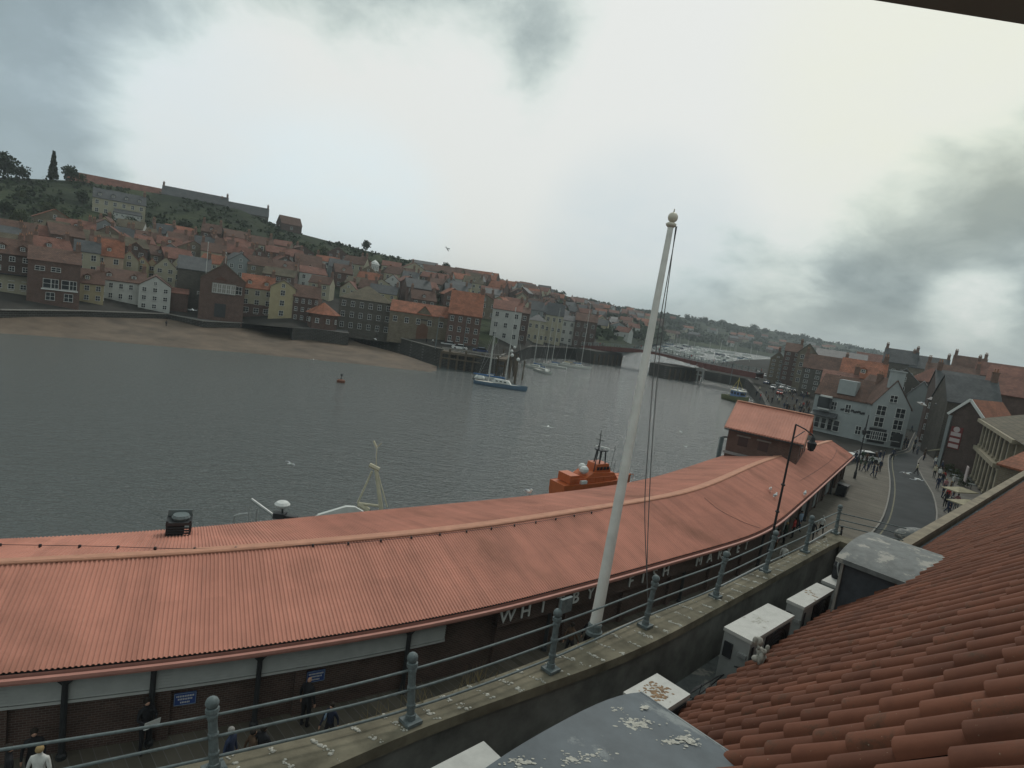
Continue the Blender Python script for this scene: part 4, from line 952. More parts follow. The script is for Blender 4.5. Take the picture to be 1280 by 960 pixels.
# shutters band left of x=572
posts_px = [-60, 79, 193, 329]
_j = min(range(0, NS, 5), key=lambda j: abs(proj(q(j, WI+.2, 2.0))[0]-180)); ZS = zat(q(_j, WI+.2, 0), 863); print('ZS', ZS)
def shutter(x0, x1):
    i0, i1 = station(x0), station(x1); ii = list(range(i0, i1, 8))+[i1]
    b = MB(); n = 12; prof = []
    for k in range(n+1):
        z = ZS+(3.12-ZS)*k/n; prof += [(WI+.14, z), (WI+.23, z+.035)]
    b.grid([[q(i, o_, z) for i in ii] for (o_, z) in prof]); b.grid([[q(i, WI+.16, ZS) for i in ii], [q(i, WI, ZS) for i in ii]])
    b.build('shutter', m_shut, market, world=True)
    b = MB(); b.grid([[q(i, WI+.2, ZS) for i in ii], [q(i, WI+.24, ZS) for i in ii], [q(i, WI+.24, ZS-.08) for i in ii], [q(i, WI, ZS-.08) for i in ii]]); b.build('shutter_rail', m_shut, market, world=True)
sx = [-300, -62, 79, 193, 329, 571]
for a_, c_ in zip(sx[:-1], sx[1:]): shutter(a_+2, c_-3)
for px in (-62, 79, 193, 329, 520, 700, 868, 965, 1020, 1050):
    i = station(px); b = MB(); p = q(i, -.35, 0); p.z = 0
    d = (fp[min(i+3, NS-1)]-fp[max(i-3, 0)]).normalized()
    b.tube([(p.x, p.y, 0), (p.x, p.y, 3.0)], [.09, .08], 8)
    if px not in (193,):
        for sg in (-1, 1): b.beam(Vector((p.x, p.y, 2.45)), Vector((p.x, p.y, 3.05))+d*sg*.55, .08, .08)
    b.lathe((p.x, p.y, 0), [(.14, 0), (.14, .25), (.1, .3)], 8)
    b.build('canopy_post', m_dark, market, world=True)
# white wall lettering
m_let = mat('white_lettering', (.55, .56, .55), var=.05)
def letters(word, x0, x1, z=2.52, size=.60):
    i0, i1 = station(x0), station(x1)
    grp = None
    for k, ch in enumerate(word):
        i = int(round(lerp(i0, i1, k/(len(word)-1))))
        cu = bpy.data.curves.new('letter', 'FONT'); cu.body = ch; cu.size = size*1.35; cu.extrude = .03; cu.align_x = 'CENTER'
        tmp = bpy.data.objects.new('tmp', cu); C.objects.link(tmp); dg = bpy.context.evaluated_depsgraph_get(); me = bpy.data.meshes.new_from_object(tmp.evaluated_get(dg))
        bpy.data.objects.remove(tmp); me.materials.clear(); me.materials.append(m_let)
        d = (fp[min(i+3, NS-1)]-fp[max(i-3, 0)]); a = math.atan2(d.y, d.x)
        me.transform(Matrix.Translation((0, 0, 0)) @ Matrix.Rotation(math.pi/2, 4, 'X'))
        o = bpy.data.objects.new('letter', me); C.objects.link(o); o.parent = market
        o.location = q(i, -.12, z-size/2)-ROOTS[market.name][0]; o.rotation_euler = (0, 0, a)
b = MB(); ii = list(range(station(630), station(950), 10))
b.grid([[q(i, -.2, 2.95) for i in ii], [q(i, -.2, 2.0) for i in ii]]); b.grid([[q(i, -.2, 2.0) for i in ii], [q(i, WI, 2.0) for i in ii]]); b.build('name_panel', m_brickd, market, world=True)
letters('WHITBY', 640, 744); letters('FISH', 794, 838); letters('MARKET', 879, 938)
# openings under the far part of the canopy
for px in (985, 1000, 1018, 1034, 1048):
    i = station(px); d = (fp[min(i+3, NS-1)]-fp[max(i-3, 0)]); b = MB(); b.box(q(i, WI+.02, 1.5), (2.6, .12, 2.2), rz=math.atan2(d.y, d.x)); b.build('pale_panel', m_grey, market, world=True)
# roof wire with clips
wpx = [(0, 684), (120, 686), (248, 689), (400, 684), (484, 677.5), (600, 664.5), (681, 653), (753, 640)]
bvf = BVHTree.FromPolygons([fp[i] for i in range(0, NS, 8)]+[rl[i] for i in range(0, NS, 8)]+[bl[i] for i in range(0, NS, 8)], [(i, i+1, i+1+len(range(0, NS, 8)), i+len(range(0, NS, 8))) for i in range(len(range(0, NS, 8))-1)]+[(i+len(range(0, NS, 8)), i+1+len(range(0, NS, 8)), i+1+2*len(range(0, NS, 8)), i+2*len(range(0, NS, 8))) for i in range(len(range(0, NS, 8))-1)])
def onroof(x, y):
    h = bvf.ray_cast(CAM, ray(x, y).normalized()); return h[0]
for wl, lab in ((wpx, 'thin dark cable with clips running along the market roof ridge'), ([(880, 624), (900, 640), (930, 655), (950, 662)], 'short thin cable lying across the lower market roof near the street lamp'), ([(1000, 602), (1020, 590), (1040, 575), (1046, 563)], 'thin curved cable on the far end of the market roof')):
    P_ = [onroof(*w_) for w_ in wl]; P_ = [p+Vector((0, 0, .10)) for p in P_ if p]
    if len(P_) < 2: continue
    pp = path(P_, 60); t = thing('roof_cable', lab, 'cable', pp[0]); b = MB(); b.tube(pp, .012, 4); b.build('wire', m_black, t, world=True)
    if wl is wpx:
        b = MB()
        for k in range(0, 60, 3): b.box(pp[k]+Vector((0, 0, -.02)), (.07, .07, .12))
        b.build('clips', m_black, t, world=True)
# cage vent on the rear slope
p = onroof(223, 668); t = thing('roof_vent', 'dark louvred vent box standing on the rear slope of the market roof', 'roof vent', p, .45)
b = MB()
for sx_ in (-.42, .42):
    for sy_ in (-.4, .4): b.box((sx_, sy_, .3), (.08, .08, .9))
b.build('frame', m_black, t)
b = MB(); b.box((0, 0, .62), (.95, .9, .12)); b.box((-.1, 0, .30), (.6, .6, .5)); 
for k in range(4): b.box((0, -.44, .12+k*.11), (.86, .05, .05), rx=.5)
b.build('louvres', m_dark, t); b = MB(); b.lathe((.05, 0, .68), [(.3, 0), (.36, .1), (.3, .2)], 12); b.box((0, .35, .8), (.9, .06, .3)); b.build('fan_hood', m_galv, t)
b = MB(); b.beam((.7, -.2, .06), (1.9, -1.6, -.2), .06, .06); b.beam((-.9, -.5, .02), (.9, -.5, .02), .08, .05); b.build('skid', m_dark, t)
# roof tower
PL, PR_ = at(906, 570, 3.6), at(995, 582, 3.75); PLg = Vector((21.9, 59.5, 0)); PRg = Vector((27.5, 56.2, 0))
d = PRg-PLg; wT = d.length; rzT = math.atan2(d.y, d.x)
tw = thing('roof_tower', 'square brick plant room with salmon red pitched roof rising out of the market roof', 'roof tower', (PLg+PRg)/2, rzT)
heT = zat((PLg+PRg)/2, 542); dT = 7.2; hrT = heT+2.1; print('tower', heT)
b = MB(); b.prism([(-wT/2, 0, 2.6), (-wT/2, dT, 2.6), (-wT/2, dT, heT), (-wT/2, dT/2, hrT), (-wT/2, 0, heT)], (wT, 0, 0)); wl_ = b.build('wall', m_brick, tw)
def ribslab(b, W, y0, z0, y1, z1, per=.26):
    n = int(2*W/per*4); rows = []
    for k in range(5):
        t = k/4; rows.append([Vector((-W+2*W*i/n, lerp(y0, y1, t), lerp(z0, z1, t)+ribz(i)*1.0)) for i in range(n+1)])
    b.grid(rows); b.grid([[v-Vector((0, 0, .12)) for v in rows[0]], rows[0]])
b = MB(); sl_ = (hrT-heT)/(dT/2)
ribslab(b, wT/2+.35, -.4, heT-.4*sl_+.14, dT/2, hrT+.14); ribslab(b, wT/2+.35, dT+.4, heT-.4*sl_+.14, dT/2, hrT+.14)
b.build('roof', m_roofm, tw)
for o_ in C.objects:
    if o_.parent == tw and o_.name.startswith('roof'):
        ul = o_.data.uv_layers.new(name='UVMap')
        for pl_ in o_.data.polygons:
            for li in pl_.loop_indices: v_ = o_.data.vertices[o_.data.loops[li].vertex_index].co; ul.data[li].uv = (v_.x*.3+3, v_.y)
b = MB(); b.box((0, dT/2, hrT+.2), (wT+.75, .4, .07)); b.build('ridge_cap', m_cap, tw)
for sg in (-1, 1):
    b = MB()
    b.prism([(sg*(wT/2+.36), -.42, heT-.42*sl_-.04), (sg*(wT/2+.36), dT/2, hrT-.02), (sg*(wT/2+.36), dT/2, hrT+.14), (sg*(wT/2+.36), -.42, heT-.42*sl_+.12)], (.05*sg, 0, 0)); b.build('barge_board', m_cap, tw)
b = MB(); b.prism([(wT/2+.01, .25, heT-.25), (wT/2+.01, dT-.25, heT-.25), (wT/2+.01, dT/2, hrT-.1)], (.05, 0, 0)); b.build('gable_panel', m_grey, tw)
b = MB(); b.box((0, -.45, heT-.42*sl_-.03), (wT+.7, .14, .12)); b.build('gutter', m_dark, tw)
for x_ in (-.27, .02):
    b = MB(); b.box((wT*x_, -.01, heT-1.25), (wT*.14, .06, .9)); b.build('window', m_glass, tw)
    b = MB(); b.box((wT*x_, -.05, heT-.72), (wT*.20, .12, .13)); b.build('lintel', m_kerb, tw)
for y_ in (.3, .62):
    b = MB(); b.box((wT/2+.01, dT*y_, heT-1.3), (.06, .8, .9)); b.build('window', m_glass, tw)
    b = MB(); b.box((wT/2+.05, dT*y_, heT-.8), (.12, 1.0, .12)); b.build('lintel', m_kerb, tw)
b = MB(); b.box((0, -.10, 3.75), (wT+.3, .18, .25)); b.box((wT/2+.10, dT*.4, 3.9), (.18, dT*.9, .25)); b.build('flashing', mat('lead_flashing', (.22, .22, .22)), tw)

# ------------------------------------------------------------------ street lamps
def lamp(label, px_base, zb, px, py_top, arm_px, base=None):
    P = base; z = zat(P, py_top); t = thing('street_lamp', label, 'street lamp', P, 0, 'black street lamps')
    b = MB(); b.lathe((0, 0, 0), [(.16, 0), (.16, .8), (.12, .85), (.10, 1.0)], 10); b.tube([(0, 0, .9), (0, 0, z)], [.09, .055], 8)
    for f_ in (.45, .62): b.lathe((0, 0, z*f_), [(.11, 0), (.14, .06), (.11, .12)], 8)
    b.build('pole', m_black, t)
    A = Vector((P.x, P.y, z)); dd = dep(P); tip = atd(arm_px[0], arm_px[1], dd)-Vector(P)
    b = MB(); b.tube([(0, 0, z), (tip.x*.5, tip.y*.5, lerp(z, tip.z, .4)), tip], .045, 6); b.tube([(0, 0, z-.9), (tip.x*.5, tip.y*.5, lerp(z, tip.z, .5)-.05)], .03, 5); b.build('arm', m_black, t)
    b = MB(); b.lathe(tip-Vector((0, 0, .95)), [(.07, 0), (.20, .1), (.24, .16), (.30, .5), (.16, .62), (.12, .85), (.04, .95)], 8); ln = b.build('lantern', m_black, t)
    b = MB(); b.lathe(tip-Vector((0, 0, 1.0)), [(.05, 0), (.19, .06), (.2, .12)], 8); b.build('lamp_glass', m_glass, ln)
    return t
i = station(966); lb = q(i, .8, .12)
# stand it so that the pole crosses the eave where the photograph shows it
best = min(((proj((x_, y_, 4.0))[0]-lerp(962, 993, (690-proj((x_, y_, 4.0))[1])/157))**2, x_, y_) for (x_, y_) in ((q(j, .8, 0).x, q(j, .8, 0).y) for j in range(0, NS, 4)))
lamp('tall black street lamp with hooked arm and lantern in front of the market roof tower', None, 0, 0, 533, (1017, 545), Vector((best[1], best[2], .12)))
lb2 = at(1068, 598, .12)
lamp('black street lamp at the far end of the market hall near the waiting crowd', None, 0, 0, 520, (1082, 534), lb2)

# ------------------------------------------------------------------ town on the near bank
def house_lr(label, pl_, pr_, ye, yr, d, wall, roof, ridge='x', z=0, **k):
    A = at(*pl_, z); B = at(*pr_, z); P = (A+B)/2; v = B-A; rz = math.atan2(v.y, v.x); w_ = v.length
    he = zat(P, ye)-z; back = Vector((-math.sin(rz), math.cos(rz), 0))
    hr = zat(P+(back*d/2 if ridge == 'x' else Vector((0, 0, 0))), yr)-z
    return house(label, P, rz, w_, d, he, max(hr, he+.6), wall, roof, ridge, **k)
TG = 'houses on the near bank'
pub = house_lr('tall grey gabled pub with chimney at its peak, facing down the street', (1080, 554), (1127, 562), 508, 477, 12, 'pale grey', 'brown', 'y', rows=3, cols=2, lvl=1, group=TG, side=False, ww=1.5, wh=1.7, name='pub', cat='pub', base=1.0, chim=0)
rp_ = [o_ for o_ in kids(pub) if o_.name.startswith('roof')][0]
wp_ = [o_ for o_ in kids(pub) if o_.name.startswith('wall')][0]
zpk = max(v.co.z for v in wp_.data.vertices); wpub = max(v.co.x for v in wp_.data.vertices)
b = MB(); b.box((0, .6, zpk+.2), (2.2, 1.0, 3.0)); b.box((0, .6, zpk+1.75), (2.5, 1.3, .2)); b.build('chimney', WALLS['pale grey'], rp_)
def board(parent, x, y, z, w_, h_, mt, name='sign_board', th=.1): b = MB(); b.box((x, y, z), (w_, th, h_)); return b.build(name, mt, parent)
board(pub, -wpub*.45, -.1, 1.7, wpub*.9, 2.6, m_dark, 'shopfront'); board(pub, wpub*.62, -.1, 1.5, 1.6, 2.4, m_dark, 'door')
for k in range(3): window(pub, -wpub*.8+k*wpub*.33, -.16, 1.7, 1.4, 1.5, lvl=0)
pub2 = house_lr('long low white and grey pub with bay windows left of the tall grey gable', (1010, 536), (1079, 552), 498, 474, 9, 'pale grey', 'brown', 'x', rows=2, cols=4, lvl=1, group=TG, side=False, name='pub', cat='pub', dorm=0, chim=1, skip=((0, 0), (0, 1), (1, 0), (0, 2), (1, 3)))
w2 = max(v.co.x for v in [o_ for o_ in kids(pub2) if o_.name.startswith('wall')][0].data.vertices)
b = MB(); b.box((-w2*.55, -.5, 5.6), (w2*.42, 1.0, 2.6)); b.build('bay', m_wframe, pub2)
for k in range(5): window(pub2, -w2*.55+(k-2)*w2*.082, -1.02, 5.6, .9, 2.1, dark=True)
b = MB(); b.prism([(-w2*.95, 0, 3.9), (-w2*.95, -1.8, 3.2), (-w2*.95, -1.8, 3.05), (-w2*.95, 0, 3.05)], (w2*.9, 0, 0)); b.build('awning', m_slate, pub2, uv=roofuv)
for k in range(4): window(pub2, -w2*.85+k*w2*.24, -.05, 1.7, 2.0, 2.0, lvl=0)
b = MB(); b.box((w2*.05, 1.6, 9.0), (3.0, 2.6, 2.6)); b.build('dormer', WALLS['pale grey'], pub2)
# upper lettering strip on the white pub reads as small dark marks; kept as raised dashes
b = MB()
for k in range(11): b.box((w2*.05+k*w2*.075, -.06, 4.9+.5*((k*7) % 3)*.2), (.45, .08, .35))
b.build('wall_lettering', m_dark, pub2)
def bx(label, xl, xr, yb, ye, yr, wall, roof, dist, ridge='x', turn=0, **k):
    P = atd((xl+xr)/2, ye, dist); zg = 0 if dist < 170 else 2; P.z = zg
    w_ = (xr-xl)/math.cos(ROLL)*dist/FPX; he = zat(P, ye)-zg; d_ = k.pop('d', 10)
    rz = facing(P, turn); back = Vector((-math.sin(rz), math.cos(rz), 0))
    hr = zat(P+(back*d_/2 if ridge != 'y' else Vector((0, 0, 0))), yr)-zg
    return house(label, P, rz, w_, d_, max(he, 2.5), max(hr, he+.6), wall, roof, ridge, group=TG, **k)
bx('light grey gabled building closing the street right of the grey pub', 1137, 1165, 540, 496, 478, 'grey', 'slate', 140, 'y', rows=3, cols=2, chim=0, side=False, win=False)
bx('brown stone building with a broad blank gable behind the white pub', 1006, 1054, 520, 463, 446, 'dark stone', 'brown', 190, 'x', rows=4, cols=4, chim=2, side=False, lvl=0)
bx('tall cream gable behind the brown stone building', 999, 1021, 480, 442, 430, 'stone', 'slate', 215, 'y', rows=4, cols=2, chim=0, side=False)
bx('long grey sheet roofed building on the upper street', 1020, 1078, 480, 456, 440, 'stone', 'slate', 240, 'x', rows=2, cols=5, chim=0, side=False, d=20)
bx('tall narrow red brick building by the quayside car park', 982, 1001, 490, 440, 430, 'brick', 'brown', 225, 'x', rows=6, cols=2, chim=1, side=False)
bx('pale ornate narrow building with twin pointed gables', 964, 981, 482, 449, 440, 'stone', 'slate', 230, 'y', rows=5, cols=2, chim=1, side=False)
bx('orange roofed house with two white skylights behind the white pub', 1052, 1102, 500, 473, 452, 'brick', 'orange', 130, 'x', rows=1, cols=3, chim=1, dorm=1, side=False)
bx('lower orange roofed house with big white dormer above the white pub', 1028, 1068, 500, 482, 466, 'brick', 'dull red', 122, 'x', rows=1, cols=3, chim=1, dorm=1, side=False)
bx('house with a classical pediment and round window behind the pub chimney', 1110, 1148, 500, 479, 462, 'dark stone', 'slate', 150, 'y', rows=3, cols=3, chim=0, side=False)
bx('orange hipped roof behind the light grey gable', 1140, 1185, 500, 478, 460, 'brick', 'dull red', 158, 'hip', rows=2, cols=3, chim=0, side=False)
bx('brown roofed brick house in front of the skyline chimneys', 1160, 1215, 500, 474, 458, 'dark brick', 'brown', 172, 'x', rows=2, cols=4, chim=2, side=False)
bx('terrace of tall red brick shops along the right side of the street', 1160, 1184, 560, 502, 488, 'brick', 'slate', 118, 'x', turn=-35, rows=4, cols=3, chim=1, side=False, lvl=1)
bx('dark brick shop between the brick terrace and the gable with boards', 1170, 1192, 570, 508, 492, 'dark brick', 'slate', 104, 'x', turn=-35, rows=3, cols=2, chim=1, side=False, lvl=1)
bx('dark slate roofed house behind the gable with sign boards', 1190, 1246, 560, 507, 474, 'dark stone', 'slate', 98, 'x', rows=1, cols=3, chim=1, side=False, turn=15)
bx('second dark slate roof, further back and left of the first', 1176, 1236, 540, 492, 468, 'dark brick', 'slate', 118, 'x', rows=1, cols=3, chim=2, side=False, turn=10)
bx('large terracotta roof at the right edge of the view', 1236, 1300, 520, 496, 463, 'brick', 'dull red', 105, 'x', rows=1, cols=3, chim=1, side=False, d=16)
bx('grey gabled house with end chimneys, left on the near skyline', 1106, 1142, 470, 454, 438, 'dark stone', 'slate', 215, 'x', rows=2, cols=4, chim=2, side=False)
bx('long slate roof with tall chimney on the near skyline', 1140, 1180, 480, 462, 447, 'stone', 'slate', 210, 'x', rows=2, cols=5, chim=2, side=False)
bx('dark gabled house with twin end stacks standing on the skyline', 1192, 1226, 480, 464, 447, 'dark stone', 'brown', 200, 'x', rows=2, cols=4, chim=2, side=False)
bx('red roofed row with chimneys at the right end of the skyline', 1226, 1300, 490, 474, 458, 'brick', 'dull red', 190, 'x', rows=2, cols=6, chim=2, side=False)
bx('distant pinkish roofs left of the grey skyline house', 1072, 1110, 470, 452, 443, 'brick', 'dull red', 300, 'x', rows=1, cols=6, chim=1, side=False)
# brick gable with sign boards, stone facade with pilasters
gb = house_lr('dark brick gabled building with three pale sign boards on its flank', (1172, 586), (1212, 597), 522, 501, 11, 'dark brick', 'orange', 'y', rows=0, cols=0, group=TG, side=False, name='gabled_building', cat='building', chim=0)
wl2 = [o_ for o_ in kids(gb) if o_.name.startswith('wall')][0]; wg = max(v.co.x for v in wl2.data.vertices); hg = max(v.co.z for v in wl2.data.vertices)
m_sign = mat('pale_pink_board', (.42, .36, .36), var=.05); m_signr = mat('dark_red_board', (.16, .03, .03))
for k, zf in enumerate((.52, .44, .36)): board(gb, -wg*.40, -.1, hg*zf, wg*.62, hg*.05, m_sign)
b = MB(); b.smooth = False; b.tube([(-wg*.4, -.05, hg*.585), (-wg*.4, -.18, hg*.585)], wg*.2, 14); b.build('round_sign', m_sign, gb)
board(gb, -wg*.40, -.05, hg*.47, wg*.72, hg*.3, m_signr, 'sign_backing', .08)
board(gb, -wg*.97, -.2, hg*.40, wg*.2, hg*.72, m_grey, 'white_corner_strip', .3)
for sg in (-1, 1):
    zpk_ = hg; b = MB(); zE = sorted({round(v.co.z, 2) for v in wl2.data.vertices})[-2]; b.beam((sg*(wg+.3), -.3, zE), (0, -.3, hg+.15), .25, .35); b.build('barge_board', m_wframe, gb)
b = MB(); b.prism([(-wg-1.8, -.2, 2.4), (-wg, -.2, 3.2), (-wg, -.2, 3.05), (-wg-1.8, -.2, 2.25)], (0, 3.4, 0)); b.build('awning', m_cream, gb)
A, B = at(1210, 598, 0), at(1247, 650, 0); v = B-A; rz = math.atan2(v.y, v.x); wS = v.length; P = (A+B)/2
st = thing('stone_building', 'pale stone commercial building with two storeys of tall pilasters beside the brick gable', 'building', P, rz)
hS = zat(A, 524); dS = 12; m_pstone = mat('pale_stone', (.28, .245, .18), scale=1)
b = MB(); b.box((0, dS/2+.5, hS/2), (wS, dS, hS)); b.build('wall', m_dark, st)
for k in range(7):
    x_ = -wS/2+.3+k*(wS*.66)/6
    for z0, z1 in ((.3, hS*.50), (hS*.56, hS*.95)):
        b = MB(); b.box((x_, .38, (z0+z1)/2), (wS*.035, .3, z1-z0)); b.box((x_, .34, z1-.15), (wS*.05, .4, .3)); b.box((x_, .34, z0+.15), (wS*.05, .4, .3)); b.build('pilaster', m_pstone, st)
    if k < 6:
        for z0, z1 in ((.8, hS*.46), (hS*.6, hS*.9)):
            b = MB(); b.box((x_+wS*.055, .42, (z0+z1)/2), (wS*.07, .1, z1-z0)); b.build('window', m_glass, st)
b = MB(); b.box((-wS*.17, .15, hS*.53), (wS*.68, .9, hS*.06)); b.build('string_course', m_pstone, st)
b = MB(); b.box((0, .1, hS*.975), (wS+.6, 1.3, hS*.05)); b.box((wS*.34, .3, hS*.5), (.6, .6, hS)); b.box((wS*.49, .3, hS*.5), (.6, .6, hS)); b.build('cornice', m_pstone, st)
b = MB(); b.prism([(-wS/2-.4, -.3, hS+.02), (-wS/2-.4, dS+.3, hS+.02), (-wS/2-.4, dS*.6, hS+2.6)], (wS+20, 0, 0)); b.build('roof', m_moss, st, uv=roofuv)
b = MB(); b.box((-wS*.1, -1.6, 2.0), (1.6, .12, 2.0)); b.build('poster_board', m_sign, st)
bx('low orange roofed building tucked at the right edge above the coping', 1252, 1310, 620, 590, 566, 'stone', 'orange', 52, 'x', rows=1, cols=3, chim=0, side=False, turn=-30)

# ------------------------------------------------------------------ own building: parapet, railing, units, dormers, tiled roof
EE = Vector((3.48, 8.95, 0)); eV = Vector((.718, .696, 0)); nV = Vector((.696, -.718, 0))
RZB = math.atan2(eV.y, eV.x)     # local x = along, local y = outwards (-o)
def so_(s, o, z): return EE+eV*s+nV*o+Vector((0, 0, z))
ZP = 9.4
m_cop = mat('coping_concrete', (.145, .13, .095), var=.45, scale=1.6, kind='plain', rough=.95, bump=.5)
m_inner = mat('parapet_render', (.13, .13, .12), var=.45, scale=1.1, bump=.3, rough=.95)
m_shell = mat('pale_crust', (.40, .39, .35), var=.3, scale=30)
pw = thing('parapet_wall', 'rendered parapet wall with brown concrete coping below the camera', 'wall', so_(0, -1.7, 0), 0)
def bow(s):   # the wall swings slightly out of line
    return -1.36-.0035*(s-2)**2*(1 if s < 2 else .6) - (.02*max(0, -s-2)**2)
ss = [-12+i*.5 for i in range(49)]; ss[-1] = 11.9
wi = .66
_in = path([at(x, y, ZP) for x, y in [(90, 1110), (250, 1034), (417, 957), (533, 907), (667, 860), (800, 811), (919, 748), (1044, 679)]], 200)
_ou = path([at(x, y, ZP) for x, y in [(40, 1010), (206, 962), (277, 941), (400, 917), (517, 880), (680, 823), (780, 780), (906, 731), (1040, 668)]], 200)
_in = soften(_in, 12); _ou = soften(_ou, 12)
def edge_at(P_, s_):     # point of an edge level with station s_
    return min(P_, key=lambda p: abs((p-EE).dot(eV)-s_)).copy()
s_lo = max((_in[0]-EE).dot(eV), (_ou[0]-EE).dot(eV)); ss = [s_lo+(11.35-s_lo)*i/60 for i in range(61)]
inn = soften([edge_at(_in, s) for s in ss], 1); out_ = soften([edge_at(_ou, s) for s in ss], 1)
inn.append(so_(11.95, -1.5, ZP)); out_.append(so_(11.95, -1.98, ZP))
o_in = lambda s: (edge_at(_in, s)-EE).dot(nV)
o_out = lambda s: (edge_at(_ou, s)-EE).dot(nV)
dn = Vector((0, 0, -.16))
b = MB(); b.grid([inn, out_]); b.grid([[p+dn for p in inn], inn]); b.grid([out_, [p+dn for p in out_]])
cA = so_(11.25, bow(11.25), ZP); cB = so_(11.95, bow(11.9), ZP)
b.prism([so_(11.3, -1.98, ZP+.003), so_(11.98, -1.98, ZP+.003), so_(11.98, .3, ZP+.003), so_(11.3, .3, ZP+.003)], (0, 0, -.17))
b.build('coping', m_cop, pw, world=True)
b = MB(); i2 = [p-nV*.07+dn for p in inn]; o2 = [p+nV*.05+dn for p in out_]
b.grid([[p-Vector((0, 0, 2.2)) for p in i2], i2]); b.grid([o2, [Vector((p.x, p.y, -.2)) for p in o2]])
b.prism([so_(11.36, -1.5, ZP-.17), so_(11.85, -1.5, ZP-.17), so_(11.85, .5, ZP-.17), so_(11.36, .5, ZP-.17)], (0, 0, -2.2))
b.build('wall', m_inner, pw, world=True)
b = MB(); rr_ = random.Random(3)
for k in range(40):
    s0 = -6.6+k*.46+rr_.uniform(-.04, .04); n_ = 44 if s0 < 7 else 20
    A_ = edge_at(_ou, s0-.06); B_ = edge_at(_in, s0+.12)
    for j in range(n_):
        t_ = rr_.uniform(.05, .97)
        if math.sin(t_*9+k*2.3) > .75: continue
        p_ = A_.lerp(B_, t_)+eV*rr_.gauss(0, .022)+Vector((0, 0, .004)); b.ball(p_, abs(rr_.gauss(0, .009))+.005, 5, (1.4, 1.1, .6))
o = b.build('droppings', m_shell, pw, world=True); o['kind'] = 'stuff'
rail = thing('railing', 'grey ball-topped three-bar railing along the parapet coping', 'railing', so_(0, -1.7, ZP))
ppx = [(268, 965, 872), (513, 903, 816), (688, 838, 761), (806, 783, 719), (894, 746, 689), (956, 714, 663), (1006, 690, 644), (1044, 667, 631)]
PB = []
for k, (x, yb, yt) in enumerate(ppx): PB.append((at(x, yb, ZP), zat(at(x, yb, ZP), yt)))
def lean(k): return {0: -.13, 1: -.085, 2: -.04, 3: -.035}.get(k, 0)
tops = []
tx = {0: 265, 1: 516, 2: 698, 3: 821, 4: 909, 5: 971, 6: 1016, 7: 1051}
for k, (p, zt_) in enumerate(PB):
    Dk = dep(p); tp = atd(tx[k], ppx[k][2], Dk*.997); tops.append(tp)
    b = MB(); d_ = (tp-p)
    b.box(p+Vector((0, 0, .03)), (.23, .22, .045), rz=RZB); 
    L_ = d_.length
    b.tube([p, p+d_*.12, p+d_*.13, p+d_*.80, p+d_*.81, p+d_*.86, p+d_*.87], [.066, .066, .052, .049, .075, .075, .04], 10); b.smooth = True; b.ball(p+d_*.93, .075, 12); b.smooth = False
    for f_ in (.25, .5, .75): b.ball(p+d_*f_, .064, 8)
    b.build('post', m_galv, rail, world=True)
p_l = [at(-60, 1030, ZP)]+[p for p, _ in PB]; t_l = [atd(-75, 952, dep(at(-60, 1030, ZP)))]+tops
for f_ in (.20, .47, .76):
    b = MB()
    pts = [p.lerp(t_, f_) for p, t_ in zip(p_l, t_l)]
    if f_ == .76: pts[0] = atd(-75, 949, dep(p_l[0]))
    b.tube(path(pts, 60), .017, 8, cap=True); b.build('rail', m_galv, rail, world=True)
for f_ in (.3, .5, .72):
    b = MB(); a_ = p_l[-1].lerp(t_l[-1], f_); b.tube([a_, so_(13.2, -.3, a_.z-.1)], .018, 6); b.build('return_rail', m_galv, rail, world=True)
b = MB(); b.tube(path([p+Vector((.0, .0, .10))-nV*.12 for p, _ in PB], 50), .012, 5); b.build('conductor_wire', m_steel, rail, world=True)
b = MB(); p_ = tops[2]+Vector((.12, .1, .03)); b.box(p_, (.26, .05, .24), rz=RZB); b.build('notice_plate', m_galv, rail, world=True)
# dry grass tufts beside the coping
m_straw = mat('dry_grass', (.24, .20, .11)); b = MB()
for k in range(70):
    s0 = rr_.choice([-3.6, -3.0, -2.7, -4.4, 8.4])+rr_.gauss(0, .18); p_ = edge_at(_ou, s0)+nV*rr_.uniform(-.04, .04); h_ = rr_.uniform(.1, .38)
    l_ = Vector((rr_.gauss(0, .08), rr_.gauss(0, .08), h_)); sd3 = Vector((.004, .003, 0)); b.add([p_-sd3, p_+sd3, p_+l_], [(0, 1, 2)])
tag(b.build('grass_tufts', m_straw, origin=so_(-3, -2.1, ZP)), kind='stuff')
# flagpole on the coping
P = at(742, 792, ZP); D = dep(P); t = thing('flagpole', 'tall white flagpole with gilt ball finial standing on the parapet', 'flagpole', P)
tp = atd(838.5, 283, D*1.0); L_ = (tp-P)
b = MB(); b.smooth = True; n_ = 14; b.tube([P, P+L_*.02, P+L_*.04, P+L_*.5, P+L_*.985, P+L_], [.108, .108, .102, .080, .052, .052], 16); b.build('pole', mat('white_pole_paint', (.60, .59, .56), var=.1, scale=3, rough=.5), t, world=True)
b = MB(); b.lathe(P, [(.15, 0), (.15, .06), (.125, .08), (.125, .18), (.112, .2)], 14); b.build('base_collar', m_galv, t, world=True)
b = MB(); b.smooth = True; b.lathe(P+L_-Vector((0, 0, .02)), [(.055, 0), (.09, .03), (.10, .06), (.06, .09)], 12); b.ball(P+L_+Vector((.01, 0, .16)), .092, 14); b.tube([P+L_+Vector((.01, 0, .24)), P+L_+Vector((.012, 0, .31))], .012, 5); b.build('finial', mat('gilt_finial', (.55, .51, .43), rough=.4), t, world=True)
hb = PB[3][0].lerp(tops[3], .3); D2 = dep(hb)
